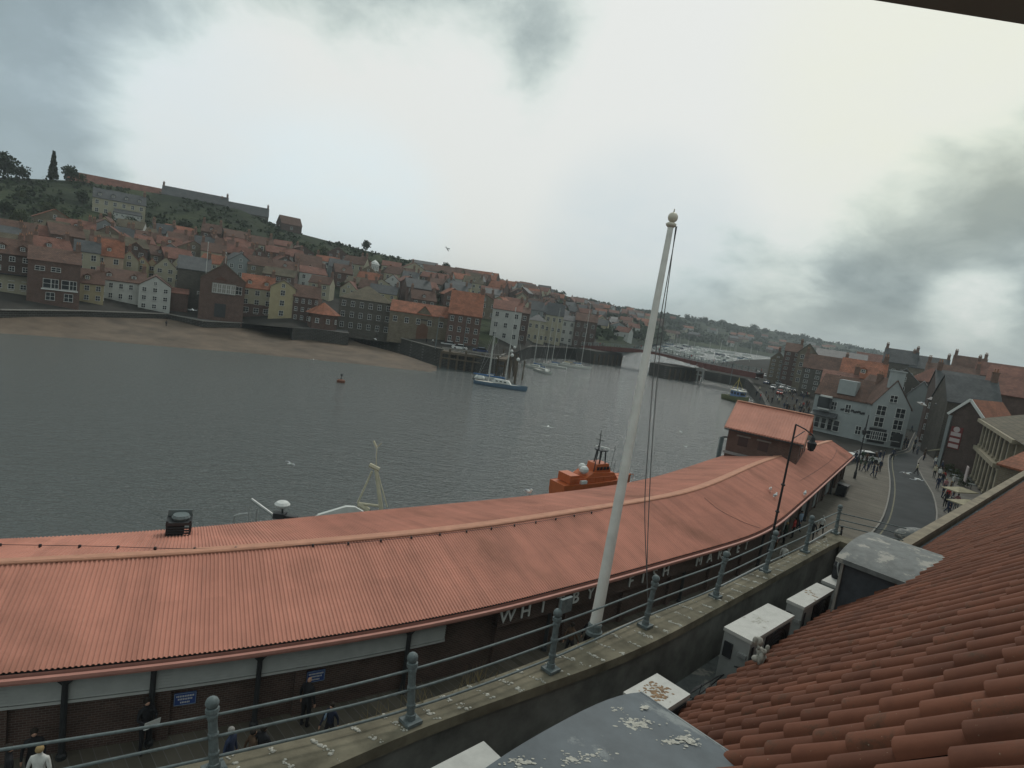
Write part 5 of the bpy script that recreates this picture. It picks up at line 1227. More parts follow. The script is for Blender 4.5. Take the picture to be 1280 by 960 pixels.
b = MB(); c1 = tp+cR*.09; b.tube(path([c1, atd(826, 430, lerp(D, D2, .3)), atd(815, 560, lerp(D, D2, .7)), atd(809, 700, D2), hb], 30), .009, 5); b.tube(path([c1+cR*.02, atd(821, 430, lerp(D, D2, .3)), atd(810, 560, lerp(D, D2, .7)), atd(806, 640, D2), hb], 30), .009, 5); b.build('halyard', mat('grey_rope', (.12, .12, .12)), t, world=True)
# gutter floor between parapet and eave
m_lead = mat('weathered_lead', (.085, .102, .116), var=.22, scale=2.2, kind='blotch', col2=(.20, .22, .225), p=.58, rough=.6, bump=.15)
m_lead2 = mat('stained_lead', (.115, .125, .125), var=.3, scale=4, kind='blotch', col2=(.27, .26, .235), p=.53, rough=.65, bump=.2)
b = MB(); b.prism([so_(-9, -2.0, 8.05), so_(11.6, -2.0, 8.05), so_(11.6, 1.2, 8.05), so_(-9, 1.2, 8.05)], (0, 0, -.2)); tag(b.build('gutter_floor', m_lead2, origin=so_(0, -1, 8)), 'dark lead lined walkway behind the parapet under the air conditioning units', 'roof walkway')
# second parapet coping beyond the corner
b = MB(); A0, A1 = 13.2, 62
b.prism([so_(A0, -.62, 9.25), so_(A1, -.62, 9.25), so_(A1, -.28, 9.25), so_(A0, -.28, 9.25)], (0, 0, -.14))
p2 = thing('parapet_wall', 'narrow stone coped parapet running beside the far tiled eave', 'wall', so_(20, -.4, 0)); b.build('coping', m_kerb if False else mat('brown_stone_coping', (.20, .17, .125), var=.3, scale=1.5, bump=.3), p2, world=True)
b = MB(); b.prism([so_(A0, -.56, 9.11), so_(A1, -.56, 9.11), so_(A1, -.32, 9.11), so_(A0, -.32, 9.11)], (0, 0, -9.3)); b.build('wall', m_stone, p2, world=True)
b = MB(); b.prism([so_(A0, -.27, 8.95), so_(A1, -.27, 8.95), so_(A1, .02, 8.93), so_(A0, .02, 8.93)], (0, 0, -.1)); b.build('lead_gutter', m_lead, p2, world=True)
# tiled roof
def tilemat():
    m = mat('terracotta_roll_tiles', (.125, .043, .024), var=.25, scale=1.3, rough=.85, bump=.15, col2=(.165, .060, .034))
    t = m.node_tree; b = t.nodes['Principled BSDF']; n = t.nodes.new; l = t.links.new
    src = b.inputs['Base Color'].links[0].from_socket; at_ = n('ShaderNodeAttribute'); at_.attribute_name = 'tone'
    mx_ = n('ShaderNodeMixRGB'); mx_.blend_type = 'MULTIPLY'; mx_.inputs[0].default_value = 1; l(src, mx_.inputs[1]); l(at_.outputs['Color'], mx_.inputs[2])
    co = n('ShaderNodeTexCoord').outputs['Object']; ns = n('ShaderNodeTexNoise'); ns.inputs['Scale'].default_value = 2.6; ns.inputs['Detail'].default_value = 12; ns.inputs['Roughness'].default_value = .75; l(co, ns.inputs['Vector'])
    rp = n('ShaderNodeValToRGB'); l(ns.outputs['Fac'], rp.inputs[0]); rp.color_ramp.elements[0].position = .55; rp.color_ramp.elements[0].color = (0, 0, 0, 1); rp.color_ramp.elements[1].position = .68; rp.color_ramp.elements[1].color = (.75, .75, .75, 1)
    m5 = n('ShaderNodeMixRGB'); l(rp.outputs[0], m5.inputs[0]); l(mx_.outputs[0], m5.inputs[1]); m5.inputs[2].default_value = (.035, .032, .022, 1)
    n6 = n('ShaderNodeTexNoise'); n6.inputs['Scale'].default_value = 38; n6.inputs['Detail'].default_value = 4; l(co, n6.inputs['Vector']); r6 = n('ShaderNodeValToRGB'); l(n6.outputs['Fac'], r6.inputs[0]); r6.color_ramp.elements[0].position = .70; r6.color_ramp.elements[0].color = (0, 0, 0, 1); r6.color_ramp.elements[1].position = .76; r6.color_ramp.elements[1].color = (.6, .6, .6, 1)
    m6 = n('ShaderNodeMixRGB'); l(r6.outputs[0], m6.inputs[0]); l(m5.outputs[0], m6.inputs[1]); m6.inputs[2].default_value = (.30, .27, .20, 1)
    l(m6.outputs[0], b.inputs['Base Color'])
    return m
ANG = math.radians(46); tA = math.tan(ANG)
def rf(s, u, h=0):   # s along, u up the slope (metres), h above the slope
    return so_(s, u*math.cos(ANG)-h*math.sin(ANG), 9.0+u*math.sin(ANG)+h*math.cos(ANG))
b = MB(); vals = []; TW, TL = .37, .45
rt = random.Random(5)
for i in range(-24, 122):
    s0 = i*TW
    um = 6.6 if s0 < 16 else 5.0
    if 6.4 < s0 < 8.7: u0 = 1.3
    else: u0 = 0
    for j in range(0, int(um/TL)):
        if j*TL < u0-.2: continue
        ua = j*TL-.02+rt.uniform(-.02, .02); ub = ua+TL+.09; tone = rt.uniform(.80, 1.10); n_ = 7 if s0 < 18 else 4
        ja, jb = rt.uniform(-.02, .02), rt.uniform(-.006, .02)
        ring = []
        for (u_, rr3, lift) in ((ua, .118, .045+jb), (ub, .100, .010)):
            row_ = []
            for k in range(n_+1):
                a_ = math.pi*k/n_; row_.append(rf(s0+TW*.40+ja-math.cos(a_)*rr3, u_, lift+math.sin(a_)*rr3*.8))
            row_.append(rf(s0+TW*.40+.17, u_, lift-.02)); row_.append(rf(s0+TW*.40+.255, u_, lift-.02))
            ring.append(row_)
        n0 = len(b.f); b.smooth = True; b.grid([[p.copy() for p in ring[0]], ring[1]]); b.smooth = False
        b.add(ring[0][:n_+1], [tuple(range(n_+1))]); b.grid([[p+Vector((0, 0, -.035)) for p in ring[0][n_:]], ring[0][n_:]])
        vals += [tone]*(len(b.f)-n0)
t = thing('tiled_roof', 'terracotta roll-tiled roof slope filling the lower right beneath the camera', 'roof', so_(0, 0, 9))
o = b.build('tiles', tilemat(), t, world=True)
ca = o.data.attributes.new('tone', 'FLOAT_COLOR', 'FACE') if False else o.data.color_attributes.new('tone', 'FLOAT_COLOR', 'CORNER')
buf = []
for pl_, v_ in zip(o.data.polygons, vals): buf += [v_, v_, v_, 1]*pl_.loop_total
ca.data.foreach_set('color', buf)
b = MB(); b.prism([rf(-9, 0, 0), rf(45, 0, 0), rf(45, 6.6, 0), rf(-9, 6.6, 0)], nV*.0+Vector((0, 0, -.25))); b.build('roof_deck', m_wood, t, world=True)
b = MB(); b.prism([so_(-4.5, .10, 8.9), so_(45, .10, 8.9), so_(45, .3, 8.9), so_(-4.5, .3, 8.9)], (0, 0, -3)); b.build('eave_wall', m_inner, t, world=True)
# lead covered barrel dormers
def dormer(label, s0, s1, o0, zc, matl, cheek, back=2.6, ze=None, rise=.36, flat=False):
    t = thing('lead_dormer', label, 'dormer', so_(s0, o0, zc)); ze = zc-rise
    def arc(o_, g=0.0):
        n = 14; r = []
        for k in range(n+1):
            a_ = k/n; r.append(so_(lerp(s0-g, s1+g, a_), o_, ze+rise*((1-abs(2*a_-1)**2.6) if not flat else 1-(1-a_)**2.4)))
        return r
    b = MB(); b.smooth = True; b.grid([arc(o0-.16, .1), arc(o0+back, .1)]); b.smooth = False
    lo_ = [p-Vector((0, 0, .09)) for p in arc(o0-.16, .1)]; b.grid([lo_, arc(o0-.16, .1)])
    for s_ in (s0-.1, s1+.1): b.prism([so_(s_, o0-.16, ze+.003), so_(s_, o0+back, ze+.003), so_(s_, o0+back, ze-.1), so_(s_, o0-.16, ze-.1)], eV*(.02 if s_ > s0 else -.02))
    b.build('lead_roof', matl, t, world=True)
    zr = lambda o_: 9.0+max(0, o_)*tA
    b = MB()
    for s_ in (s0, s1): b.prism([so_(s_, o0, ze-.03), so_(s_, o0+back, ze-.03), so_(s_, o0+back, ze-.2), so_(s_, o0, max(8.1, ze-2.2))], eV*(.06 if s_ == s0 else -.06))
    b.build('cheek', cheek, t, world=True)
    b = MB(); b.prism([so_(s0+.08, o0+.05, max(8.1, ze-2.2)), so_(s1-.08, o0+.05, max(8.1, ze-2.2)), so_(s1-.08, o0+.05, ze-.04), so_(s0+.08, o0+.05, ze-.04)], nV*.06); fr_ = b.build('front', cheek, t, world=True)
    b = MB(); b.prism([so_(s0+.3, o0+.0, ze-1.2), so_(s1-.3, o0+.0, ze-1.2), so_(s1-.3, o0+.0, ze-.15), so_(s0+.3, o0+.0, ze-.15)], nV*.04); b.build('window', m_glass, fr_, world=True)
    b = MB(); b.box(so_(s0-.03, o0-.02, ze-1.1), (.06, .06, 2.0), rz=RZB); b.build('corner_board', m_kerb, t, world=True)
m_cheek = mat('dark_slate_cheek', (.045, .05, .058), scale=3, var=.3, rough=.7)
dormer('barrel topped dormer with stained grey lead roof and dark cheeks, mid roof', 6.1, 8.95, .12, 10.78, m_lead2, m_cheek, 2.4, rise=.26)
dormer('nearest lead covered dormer top, streaked white, at the bottom of the view', -6.0, -3.55, 1.24, 11.48, m_lead, m_cheek, 2.2, rise=.17)
# droppings splashed on the near lead
b = MB()
def lead2(x, y): return at(x, y, 11.45)
for (cx, cy, nn, sp) in ((800, 905, 26, 16), (790, 902, 20, 10), (858, 925, 34, 14), (835, 927, 12, 8), (740, 945, 10, 18), (715, 950, 16, 12), (650, 952, 14, 14), (775, 885, 5, 8), (806, 884, 12, 4)):
    for k in range(int(nn*3.5)):
        th_ = rr_.choice([.2, 1.1, 2.3])+cx*.7; rad_ = rr_.gauss(0, sp*.8)
        x_ = cx+rad_*math.cos(th_)+rr_.gauss(0, sp*.16); y_ = cy+rad_*.4*math.sin(th_)+rr_.gauss(0, sp*.1)
        p_ = lead2(x_, y_); s_ = (p_-EE).dot(eV); a_ = (s_+6.1)/(2.65)
        if not 0.02 < a_ < .98: continue
        zc_ = 11.31+.17*(1-abs(2*a_-1)**2.6); p_ = at(x_, y_, zc_+.002); b.ball(p_, abs(rr_.gauss(0, .0055))+.002, 6, (rr_.uniform(1, 2.6), rr_.uniform(.7, 1.3), .12))
o = b.build('bird_droppings', m_shell, origin=at(800, 905, 11.45)); tag(o, kind='stuff')
# air conditioning units
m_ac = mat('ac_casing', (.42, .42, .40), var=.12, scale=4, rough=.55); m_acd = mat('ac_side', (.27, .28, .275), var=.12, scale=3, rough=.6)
m_rust = mat('brown_stain', (.22, .14, .08), scale=12, var=.4)
def acunit(label, s0, s1, o0, o1, zt_, zb_, stain=None):
    t = thing('air_conditioner', label, 'air conditioner', so_((s0+s1)/2, (o0+o1)/2, zb_), 0, 'air conditioning units')
    def bxx(b, a0, a1, c0, c1, z0, z1): b.prism([so_(a0, c0, z0), so_(a1, c0, z0), so_(a1, c1, z0), so_(a0, c1, z0)], (0, 0, z1-z0))
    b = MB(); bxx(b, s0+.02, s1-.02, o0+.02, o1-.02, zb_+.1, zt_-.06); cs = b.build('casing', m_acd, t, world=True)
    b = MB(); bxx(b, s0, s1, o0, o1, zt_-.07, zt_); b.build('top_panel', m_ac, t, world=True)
    b = MB(); bxx(b, s0+.1, s0+.28, o0+.04, o1-.04, zb_, zb_+.1); bxx(b, s1-.28, s1-.1, o0+.04, o1-.04, zb_, zb_+.1); b.build('feet', m_dark, t, world=True)
    w_ = o1-o0; b = MB(); bxx(b, s0-.015, s0+.02, o0+w_*.12, o0+w_*.42, zt_-.55, zt_-.25); b.build('label_plate', m_dark, cs, world=True)
    b = MB(); bxx(b, s0-.03, s0+.02, o0+w_*.62, o0+w_*.92, zt_-.4, zt_-.33); bxx(b, s0-.05, s0+.02, o0+w_*.5, o0+w_*.85, zb_+.2, zb_+.4); b.build('handle', m_steel, cs, world=True)
    b = MB(); c_ = so_(lerp(s0, s1, .62), o1+.005, (zt_+zb_)/2+.05); r_ = min((s1-s0)*.3, (zt_-zb_)*.4)
    for q_ in range(6):
        rr4 = r_*(q_+1)/6; pts = [c_+eV*(rr4*math.cos(a_*math.pi/10))+Vector((0, 0, rr4*math.sin(a_*math.pi/10))) for a_ in range(21)]; b.tube(pts, .012, 4)
    bxx(b, s0+.06, s0+.12, o1, o1+.02, zb_+.2, zt_-.15); b.build('fan_grille', m_black, cs, world=True)
    b = MB(); bxx(b, lerp(s0, s1, .35), lerp(s0, s1, .92), o1-.015, o1+.003, zb_+.15, zt_-.12); b.build('fan_recess', m_black, cs, world=True)
    if stain:
        b = MB()
        for k in range(stain[2]*2): b.ball(so_(stain[0]+rr_.gauss(0, .12), stain[1]+rr_.gauss(0, .09), zt_+.002), rr_.uniform(.006, .028), 5, (1.4, 1, .12))
        b.build('stain', stain[3], t, world=True)
acunit('largest air conditioning unit, second from the near dormer', 2.60, 4.6, -.76, -.18, 9.4, 8.1, (3.6, -.5, 14, m_shell))
acunit('middle air conditioning unit with dark scratches on its white top', 5.25, 7.05, -.62, -.22, 9.4, 8.15, (6.2, -.42, 10, m_rust))
acunit('air conditioning unit with brown stained top beside the near dormer', -.95, -.02, -.58, .04, 9.4, 8.1, (-.5, -.28, 60, m_rust))
acunit('pale air conditioning unit showing only a corner at the bottom edge', -4.6, -3.48, -.95, -.55, 9.4, 8.1)
acunit('furthest air conditioning unit behind the dormer, half hidden by a black duct', 7.36, 8.4, -.62, -.18, 9.4, 8.2)
t = thing('vent_duct', 'black swan-necked duct with grey rim on the furthest air conditioner', 'duct', so_(7.2, -.35, 8.3))
D = dep(so_(8.0, -.4, 9.4)); b = MB(); b.smooth = True
b.tube(path([atd(1044, 730, D), atd(1046, 722, D), atd(1052, 716, D), atd(1056, 709, D), atd(1056, 706, D)], 12), [.09, .10, .11, .13, .16, .2, .22, .24, .25, .25, .24, .22], 12); b.ball(atd(1055, 708, D), .23, 12); b.ball(atd(1045, 726, D), .12, 8); b.build('duct', m_black, t, world=True)
b = MB(); b.tube(path([atd(1049, 722, D*.985), atd(1047, 710, D*.985), atd(1050, 701, D*.985), atd(1058, 700, D*.985), atd(1063, 704, D*.985)], 14), .022, 6); b.build('rim', m_steel, t, world=True)
b = MB(); b.ball(atd(1066, 709, D*.98), .05, 6, (1, 1, 1.6)); b.build('white_fitting', m_wframe, t, world=True)
# clutter in the gutter walkway
t = thing('cable_tangle', 'tangle of dark cables and wires beside the large air conditioner', 'cables', so_(.6, -.2, 8.2)); b = MB()
for k in range(9):
    b.tube(path([so_(rr_.uniform(-.1, 2.6), rr_.uniform(-.6, .1), rr_.uniform(8.3, 8.9)) for _ in range(4)], 14), rr_.uniform(.008, .018), 5)
b.build('wires', m_black, t, world=True)
t = thing('foam_wrap', 'torn pale foam wrapped around a pipe beside the large air conditioner', 'pipe wrap', so_(2.9, .0, 8.5)); b = MB(); b.smooth = True
for k in range(26): b.ball(atd(951+rr_.gauss(0, 3), 817+rr_.gauss(0, 6), 10.6+rr_.uniform(-.1, .1)), rr_.uniform(.03, .075), 7, (rr_.uniform(.6, 1.2), 1, rr_.uniform(.8, 1.8)))
b.build('foam', mat('dirty_foam', (.30, .29, .26), var=.4, scale=14), t, world=True)
# grey sheets by the far dormer
b = MB(); b.prism([so_(5.6, -.2, 8.5), so_(7.4, -.15, 8.6), so_(7.4, .1, 8.9), so_(5.6, .1, 8.85)], (0, 0, .03)); tag(b.build('metal_sheet', m_steel, origin=so_(6.4, 0, 8.6)), 'pale metal sheet lying at the foot of the dark dormer cheek', 'metal sheet')
# stone lump at the street corner beyond the parapet (awning top) and the dark eave over the camera
P = at(1147, 672, 4); b = MB(); b.smooth = True; b.ball((0, 0, 0), 1.0, 12, (1.5, .9, .6)); o = b.build('shop_awning', m_lead2, origin=(0, 0, 0)); o.location = P; tag(o, 'grey rounded awning top seen past the end of the stone coping', 'awning')
eA, eB = atd(1036, -12, .62), atd(1290, 29, .62)
dv = (eB-eA).normalized(); up_ = Vector((0, 0, 1)); bk = Vector((dv.y, -dv.x, 0)).normalized()
b = MB(); a0 = eA-dv*.25; a1 = eB+dv*.5; b.prism([a0, a1, a1+bk*.5, a0+bk*.5], (0, 0, .06)); b.tube([a0+Vector((0, 0, .02)), a1+Vector((0, 0, .02))], .02, 10)
tag(b.build('eave_board', mat('dark_eave_paint', (.30, .31, .28), var=.1), origin=eA), 'dark board of the eave overhanging the top right corner', 'eave')
# ------------------------------------------------------------------ trees
m_leaf = mat('dark_foliage', (.030, .042, .022), var=.4, scale=.6, rough=1, spec=.1)
m_leaf2 = mat('olive_foliage', (.055, .065, .030), var=.4, scale=.6, rough=1, spec=.1)
m_bark = mat('bark', (.06, .05, .04))
def tree_proto(h, r, nleaf, leafm, conif=False, seed=1):
    q = random.Random(seed); t = thing('tree', '', 'tree')
    b = MB(); b.tube([(0, 0, -1), (0, 0, h*.4), (.1, 0, h*.8)], [h*.035, h*.025, h*.01], 6)
    for k in range(4): a = k*1.6; b.tube([(0, 0, h*.35), (math.cos(a)*r*.6, math.sin(a)*r*.6, h*.65)], [h*.015, h*.006], 4)
    b.build('trunk', m_bark, t)
    b = MB(); lobes = [(Vector((q.uniform(-.6, .6)*r, q.uniform(-.6, .6)*r, h*q.uniform(.2, .8))), r*q.uniform(.4, .65)) for _ in range(10)]
    for k in range(nleaf):
        if conif: z = q.random()**1.3; a = q.uniform(0, 6.28); rr5 = r*(1-z)*q.uniform(.6, 1); p = Vector((math.cos(a)*rr5, math.sin(a)*rr5, h*(.12+.88*z)))
        else:
            c, rr5 = q.choice(lobes); d = Vector((q.gauss(0, 1), q.gauss(0, 1), q.gauss(0, 1))).normalized(); p = c+d*rr5*q.uniform(.75, 1.05)
        s = h*.055*q.uniform(.6, 1.3); u = Vector((q.gauss(0, 1), q.gauss(0, 1), q.gauss(0, 1))).normalized()*s; v = u.cross(Vector((q.gauss(0, 1), q.gauss(0, 1), q.gauss(0, 1)))).normalized()*s
        b.add([p-u, p-v*.8, p+u, p+v], [(0, 1, 2, 3)])
    b.build('crown', leafm, t); return t
tp1 = tree_proto(8, 3.6, 620, m_leaf, seed=2); tp2 = tree_proto(6, 3.2, 520, m_leaf2, seed=3); tp3 = tree_proto(13, 2.0, 600, m_leaf, True, seed=4)
used2 = {}
def plant(src, x, y, lab, sc=1, P=None, group='trees on the far hillside'):
    P = P or pick(x, y)
    if P is None: return
    place(src, used2, P-Vector((0, 0, .3)), rnd.uniform(0, 6), lab, group, sc)
plant(tp3, 69, 226, 'pointed dark conifer on the left skyline', 1.0, P=atd(66, 226, 272))
plant(tp1, 6, 224, 'tall dark tree at the left end of the skyline', 1.65, P=atd(4, 224, 264))
plant(tp1, 25, 228, 'bushy tree between the left end tree and the conifer', 1.0, P=atd(24, 226, 262))
plant(tp1, 92, 224, 'round dark tree between the conifer and the long red roof', 1.0, P=atd(88, 226, 276))
plant(tp2, 104, 224, 'low bush at the left end of the long red roof', .7, P=atd(103, 228, 276))
plant(tp1, 457, 313, 'lone round tree on the bare skyline', .85, P=atd(457, 313, 352))
for k in range(70):
    x = rnd.uniform(0, 740); y0, y1 = band(x); ysk = lerp(222, 380, x/740)
    y = lerp(y0-4, ysk+10, rnd.random()**1.3) if rnd.random() < .75 else rnd.uniform(y0, y1)
    plant(rnd.choice([tp1, tp2]), x, y, 'dark bushy tree, '+near_lm(x, y), rnd.uniform(.5, 1.0))
for k in range(26):
    x = 560+k*20+rnd.uniform(-5, 5)
    ysk = [(545, 332), (605, 348), (680, 363), (740, 380), (800, 389), (870, 399), (950, 411), (1020, 424), (1100, 440)]
    for i in range(len(ysk)-1):
        if ysk[i][0] <= x <= ysk[i+1][0]:
            P = pick(x, lerp(ysk[i][1], ysk[i+1][1], (x-ysk[i][0])/(ysk[i+1][0]-ysk[i][0]))+2.5)
            if P: plant(tp1, x, 0, 'skyline tree, '+near_lm(x, 380), max(.8, dep(P)/620)*rnd.uniform(.6, 1.2), P=P-Vector((0, 0, dep(P)/260)))
# scrub and far woodland: uncountable cover as one object
b = MB(); q_ = random.Random(9)
for k in range(12000):
    t_ = q_.uniform(1, len(cols)-2); s_ = q_.uniform(.12, 1.0)
    if t_ < 10 and s_ < .45: continue
    n_ = math.sin(t_*5.1+s_*9)+math.sin(t_*13.7-s_*21)*.7+q_.gauss(0, .5)
    if n_ < -.05: continue
    p = hillpt(t_, s_); sc = .8 if t_ < 10 else 3.0
    for m_ in range(3):
        u = Vector((q_.gauss(0, 1), q_.gauss(0, 1), q_.gauss(0, .6))).normalized()*sc*q_.uniform(.5, 1.4); v = u.cross(Vector((q_.gauss(0, 1), q_.gauss(0, 1), q_.gauss(0, 1)))).normalized()*sc*q_.uniform(.5, 1.2)
        c = p+Vector((q_.gauss(0, sc), q_.gauss(0, sc), q_.uniform(0, sc*1.2))); b.add([c-u, c-v, c+u, c+v], [(0, 1, 2, 3)])
tag(b.build('scrub', m_leaf), kind='stuff')
# seaweed and stones on the sand
# ------------------------------------------------------------------ people
def skin_person(pose):
    # joints: name -> (pos, radius); y forward is -y
    J = {'pelvis': ((0, 0, .95), .13), 'belly': ((0, 0, 1.12), .125), 'chest': ((0, .0, 1.34), .15), 'neck': ((0, .0, 1.50), .058), 'chin': ((0, -.01, 1.57), .068), 'head': ((0, -.01, 1.64), .092), 'crown': ((0, 0, 1.71), .062), 'nose': ((0, -.105, 1.63), .016)}
    E_ = [('pelvis', 'belly', 1), ('belly', 'chest', 1), ('chest', 'neck', 1), ('neck', 'chin', 0), ('chin', 'head', 0), ('head', 'crown', 0), ('head', 'nose', 0)]
    st = {'stand': (0, 0), 'walk': (.22, -.22), 'sit': (0, 0), 'read': (.03, -.03)}[pose]
    for sg, n in ((-1, 'l'), (1, 'r')):
        dy = st[0] if sg < 0 else st[1]
        J['sh'+n] = ((sg*.17, 0, 1.42), .07)
        if pose == 'read': el, wr, hd = (sg*.25, -.08, 1.18), (sg*.13, -.30, 1.18), (sg*.10, -.37, 1.20)
        else: el, wr, hd = (sg*.25, .02-dy*.4, 1.14), (sg*.26, -.05-dy*.9, .90), (sg*.26, -.06-dy*1.0, .82)
        J['el'+n] = (el, .048); J['wr'+n] = (wr, .032); J['hd'+n] = (hd, .036)
        E_ += [('chest', 'sh'+n, 1), ('sh'+n, 'el'+n, 1), ('el'+n, 'wr'+n, 1), ('wr'+n, 'hd'+n, 0)]
        for f in range(5):
            o_ = (f-2)*.018; L_ = (.05, .075, .085, .078, .06)[f]; dirz = Vector((o_*(1.6 if f else 2.4), -.012*(1+f % 2), -1)).normalized() if pose != 'read' else Vector((-sg*.5, -.8, o_*3)).normalized()
            p0 = Vector(hd)+Vector((0, o_, -.01)) if pose != 'read' else Vector(hd)+Vector((0, 0, o_)); J['f%d%s' % (f, n)] = (tuple(p0+dirz*L_), .009)
            E_.append(('hd'+n, 'f%d%s' % (f, n), 0))
        hp = (sg*.09, 0, .90)
        if pose == 'sit': kn, an, to = (sg*.11, -.42, .88), (sg*.11, -.46, .46), (sg*.11, -.58, .42)
        else: kn, an, to = (sg*.10, -.02-dy*.55, .50), (sg*.10, .04-dy*1.1+(.06 if dy < 0 else 0), .09+(.05 if dy < 0 else 0)), (sg*.11, -.12-dy*1.1, .04+(.02 if dy < 0 else 0))
        J['hp'+n] = (hp, .10); J['kn'+n] = (kn, .065); J['an'+n] = (an, .045); J['to'+n] = (to, .04)
        E_ += [('pelvis', 'hp'+n, 2), ('hp'+n, 'kn'+n, 2), ('kn'+n, 'an'+n, 2), ('an'+n, 'to'+n, 3)]
    names = list(J); me = bpy.data.meshes.new('person'); me.from_pydata([J[k][0] for k in names], [(names.index(a), names.index(c)) for a, c, _ in E_], [])
    o = bpy.data.objects.new('tmp', me); C.objects.link(o); md = o.modifiers.new('s', 'SKIN')
    sv = me.skin_vertices[0].data
    for k, n in enumerate(names): sv[k].radius = (J[n][1], J[n][1]*(.8 if n in ('chest', 'belly', 'pelvis') else 1)); sv[k].use_root = (n == 'pelvis')
    ms = o.modifiers.new('u', 'SUBSURF'); ms.levels = 1
    dg = bpy.context.evaluated_depsgraph_get(); r = bpy.data.meshes.new_from_object(o.evaluated_get(dg)); bpy.data.objects.remove(o)
    segs = [(Vector(J[a][0]), Vector(J[c][0]), m_, max(J[a][1], J[c][1])) for a, c, m_ in E_]
    r.materials.clear()
    for k in range(4): r.materials.append(None)
    for pl_ in r.polygons:
        c = pl_.center; best = None
        for a, d, m_, rr6 in segs:
            ab = d-a; t_ = max(0, min(1, (c-a).dot(ab)/max(1e-9, ab.length_squared))); dist = (c-(a+ab*t_)).length-rr6*.6
            if best is None or dist < best[0]: best = (dist, m_)
        pl_.material_index = best[1]; pl_.use_smooth = True
    r.name = 'person_'+pose; return r
PM = {k: skin_person(k) for k in ('stand', 'walk', 'sit', 'read')}
hb_ = MB(); hb_.smooth = True; hb_.ball((0, .022, 1.675), .108, 10, (.92, .98, .92)); HAIR = hb_.tomesh('hair', [None])
CL = {'black': (.015, .015, .018), 'dark blue': (.025, .035, .07), 'grey': (.10, .105, .11), 'red': (.32, .03, .025), 'white': (.55, .55, .53), 'brown': (.09, .055, .035), 'pale blue': (.22, .30, .40), 'dark green': (.03, .05, .03), 'pink': (.36, .16, .17), 'cream': (.42, .38, .28), 'navy': (.015, .02, .04), 'teal': (.05, .14, .16)}
def cm(n): return mat('cloth_'+n.replace(' ', '_'), CL[n], var=.15, scale=8)
m_skin = mat('skin', (.38, .22, .16), var=.08, scale=5, rough=.6); m_shoe = mat('shoe_leather', (.02, .018, .016))
HC = {'dark': (.02, .015, .012), 'grey': (.25, .24, .23), 'blond': (.30, .21, .10)}
pcount = 0
def person(label, P, topc, legc, pose='stand', hair='dark', rz=None, group=None, sc=None):
    o = bpy.data.objects.new('person', PM[pose]); C.objects.link(o); o.location = P; o.rotation_euler = (0, 0, rnd.uniform(0, 6.28) if rz is None else rz)
    for k, m_ in enumerate((m_skin, cm(topc), cm(legc), m_shoe)): o.material_slots[k].link = 'OBJECT'; o.material_slots[k].material = m_
    s_ = sc or rnd.uniform(.95, 1.04); o.scale = (s_, s_, s_); tag(o, label, 'person', group)
    if hair != 'bald':
        h = bpy.data.objects.new('hair', HAIR); C.objects.link(h); h.parent = o; h.material_slots[0].link = 'OBJECT'; h.material_slots[0].material = mat('hair_'+hair, HC[hair], scale=20)
    return o
GZ = .12
def head_at(px, py, hz_=1.72): P = at(px, py, GZ+hz_-.06); return Vector((P.x, P.y, GZ))
to_cam = lambda P: math.atan2(-P.x, P.y)
P = at(380, 909, GZ); person('bald person in long black coat standing by the blue wall sign', P, 'black', 'black', 'stand', 'bald', to_cam(P)+math.pi*.8, sc=1.06)
P = head_at(184, 878); P_h = P; person('person in dark clothes reading a folded newspaper by the canopy post', P, 'black', 'black', 'read', 'dark', to_cam(P)+.4, sc=1.02)
dirv = Matrix.Rotation(to_cam(P)+.4, 3, 'Z'); b = MB(); b.prism([(-.22, -.40, 1.10), (.22, -.40, 1.10), (.22, -.46, 1.34), (-.22, -.46, 1.34)], (0, -.015, 0)); b.prism([(-.22, -.40, 1.10), (.22, -.40, 1.10), (.22, -.50, 1.16), (-.22, -.50, 1.16)], (0, -.01, -.01)); o = b.build('newspaper', m_let, origin=(0, 0, 0)); o.location = P; o.rotation_euler = (0, 0, to_cam(P)+.4); tag(o, 'pale folded newspaper held by the person at the canopy post', 'newspaper')
P = head_at(415, 883, 1.45); o = person('person in navy jacket with pale blue stripe, low beside the coping', P, 'navy', 'black', 'walk', 'dark', to_cam(P)-.6, sc=.86)
b = MB(); b.tube([(-.12, -.13, 1.38), (-.15, -.135, 1.2), (-.2, -.1, 1.05)], [.03, .045, .03], 6); st_ = b.build('jacket_stripe', cm('pale blue'), o)
P = head_at(290, 912, 1.7); person('person with grey hair and blue jacket behind the first railing post', P, 'dark blue', 'black', 'stand', 'grey', to_cam(P)+1)
P = head_at(317, 917, 1.5); person('shorter dark haired person right of the first railing post', P, 'brown', 'black', 'walk', 'dark', to_cam(P)+2, sc=.9)
P = head_at(330, 911, 1.7); person('dark coated person walking right of the first railing post', P, 'black', 'black', 'walk', 'dark', to_cam(P)+2.4)
P = head_at(50, 939, 1.7); person('person with blond hair and white top at the bottom left', P, 'white', 'dark blue', 'stand', 'blond', to_cam(P)+2.7)
P = head_at(12, 938, 1.7); person('dark clothed person at the bottom left corner', P, 'black', 'black', 'stand', 'dark', to_cam(P)+1.7)
P = head_at(43, 912, 1.75); person('person in black standing in the shade at the far left canopy post', P, 'black', 'black', 'stand', 'dark', to_cam(P))
P = head_at(1030, 645, 1.72); person('white capped person in white top near the railing corner', P, 'white', 'black', 'walk', 'grey', 2.0)
P = head_at(1018, 652, 1.72); person('dark haired person in pink top beside the white capped person', P, 'black', 'black', 'walk', 'dark', 2.4)
P = head_at(1053, 659, 1.72); person('person in black jacket just past the railing corner', P, 'black', 'dark blue', 'stand', 'dark', 1.1)
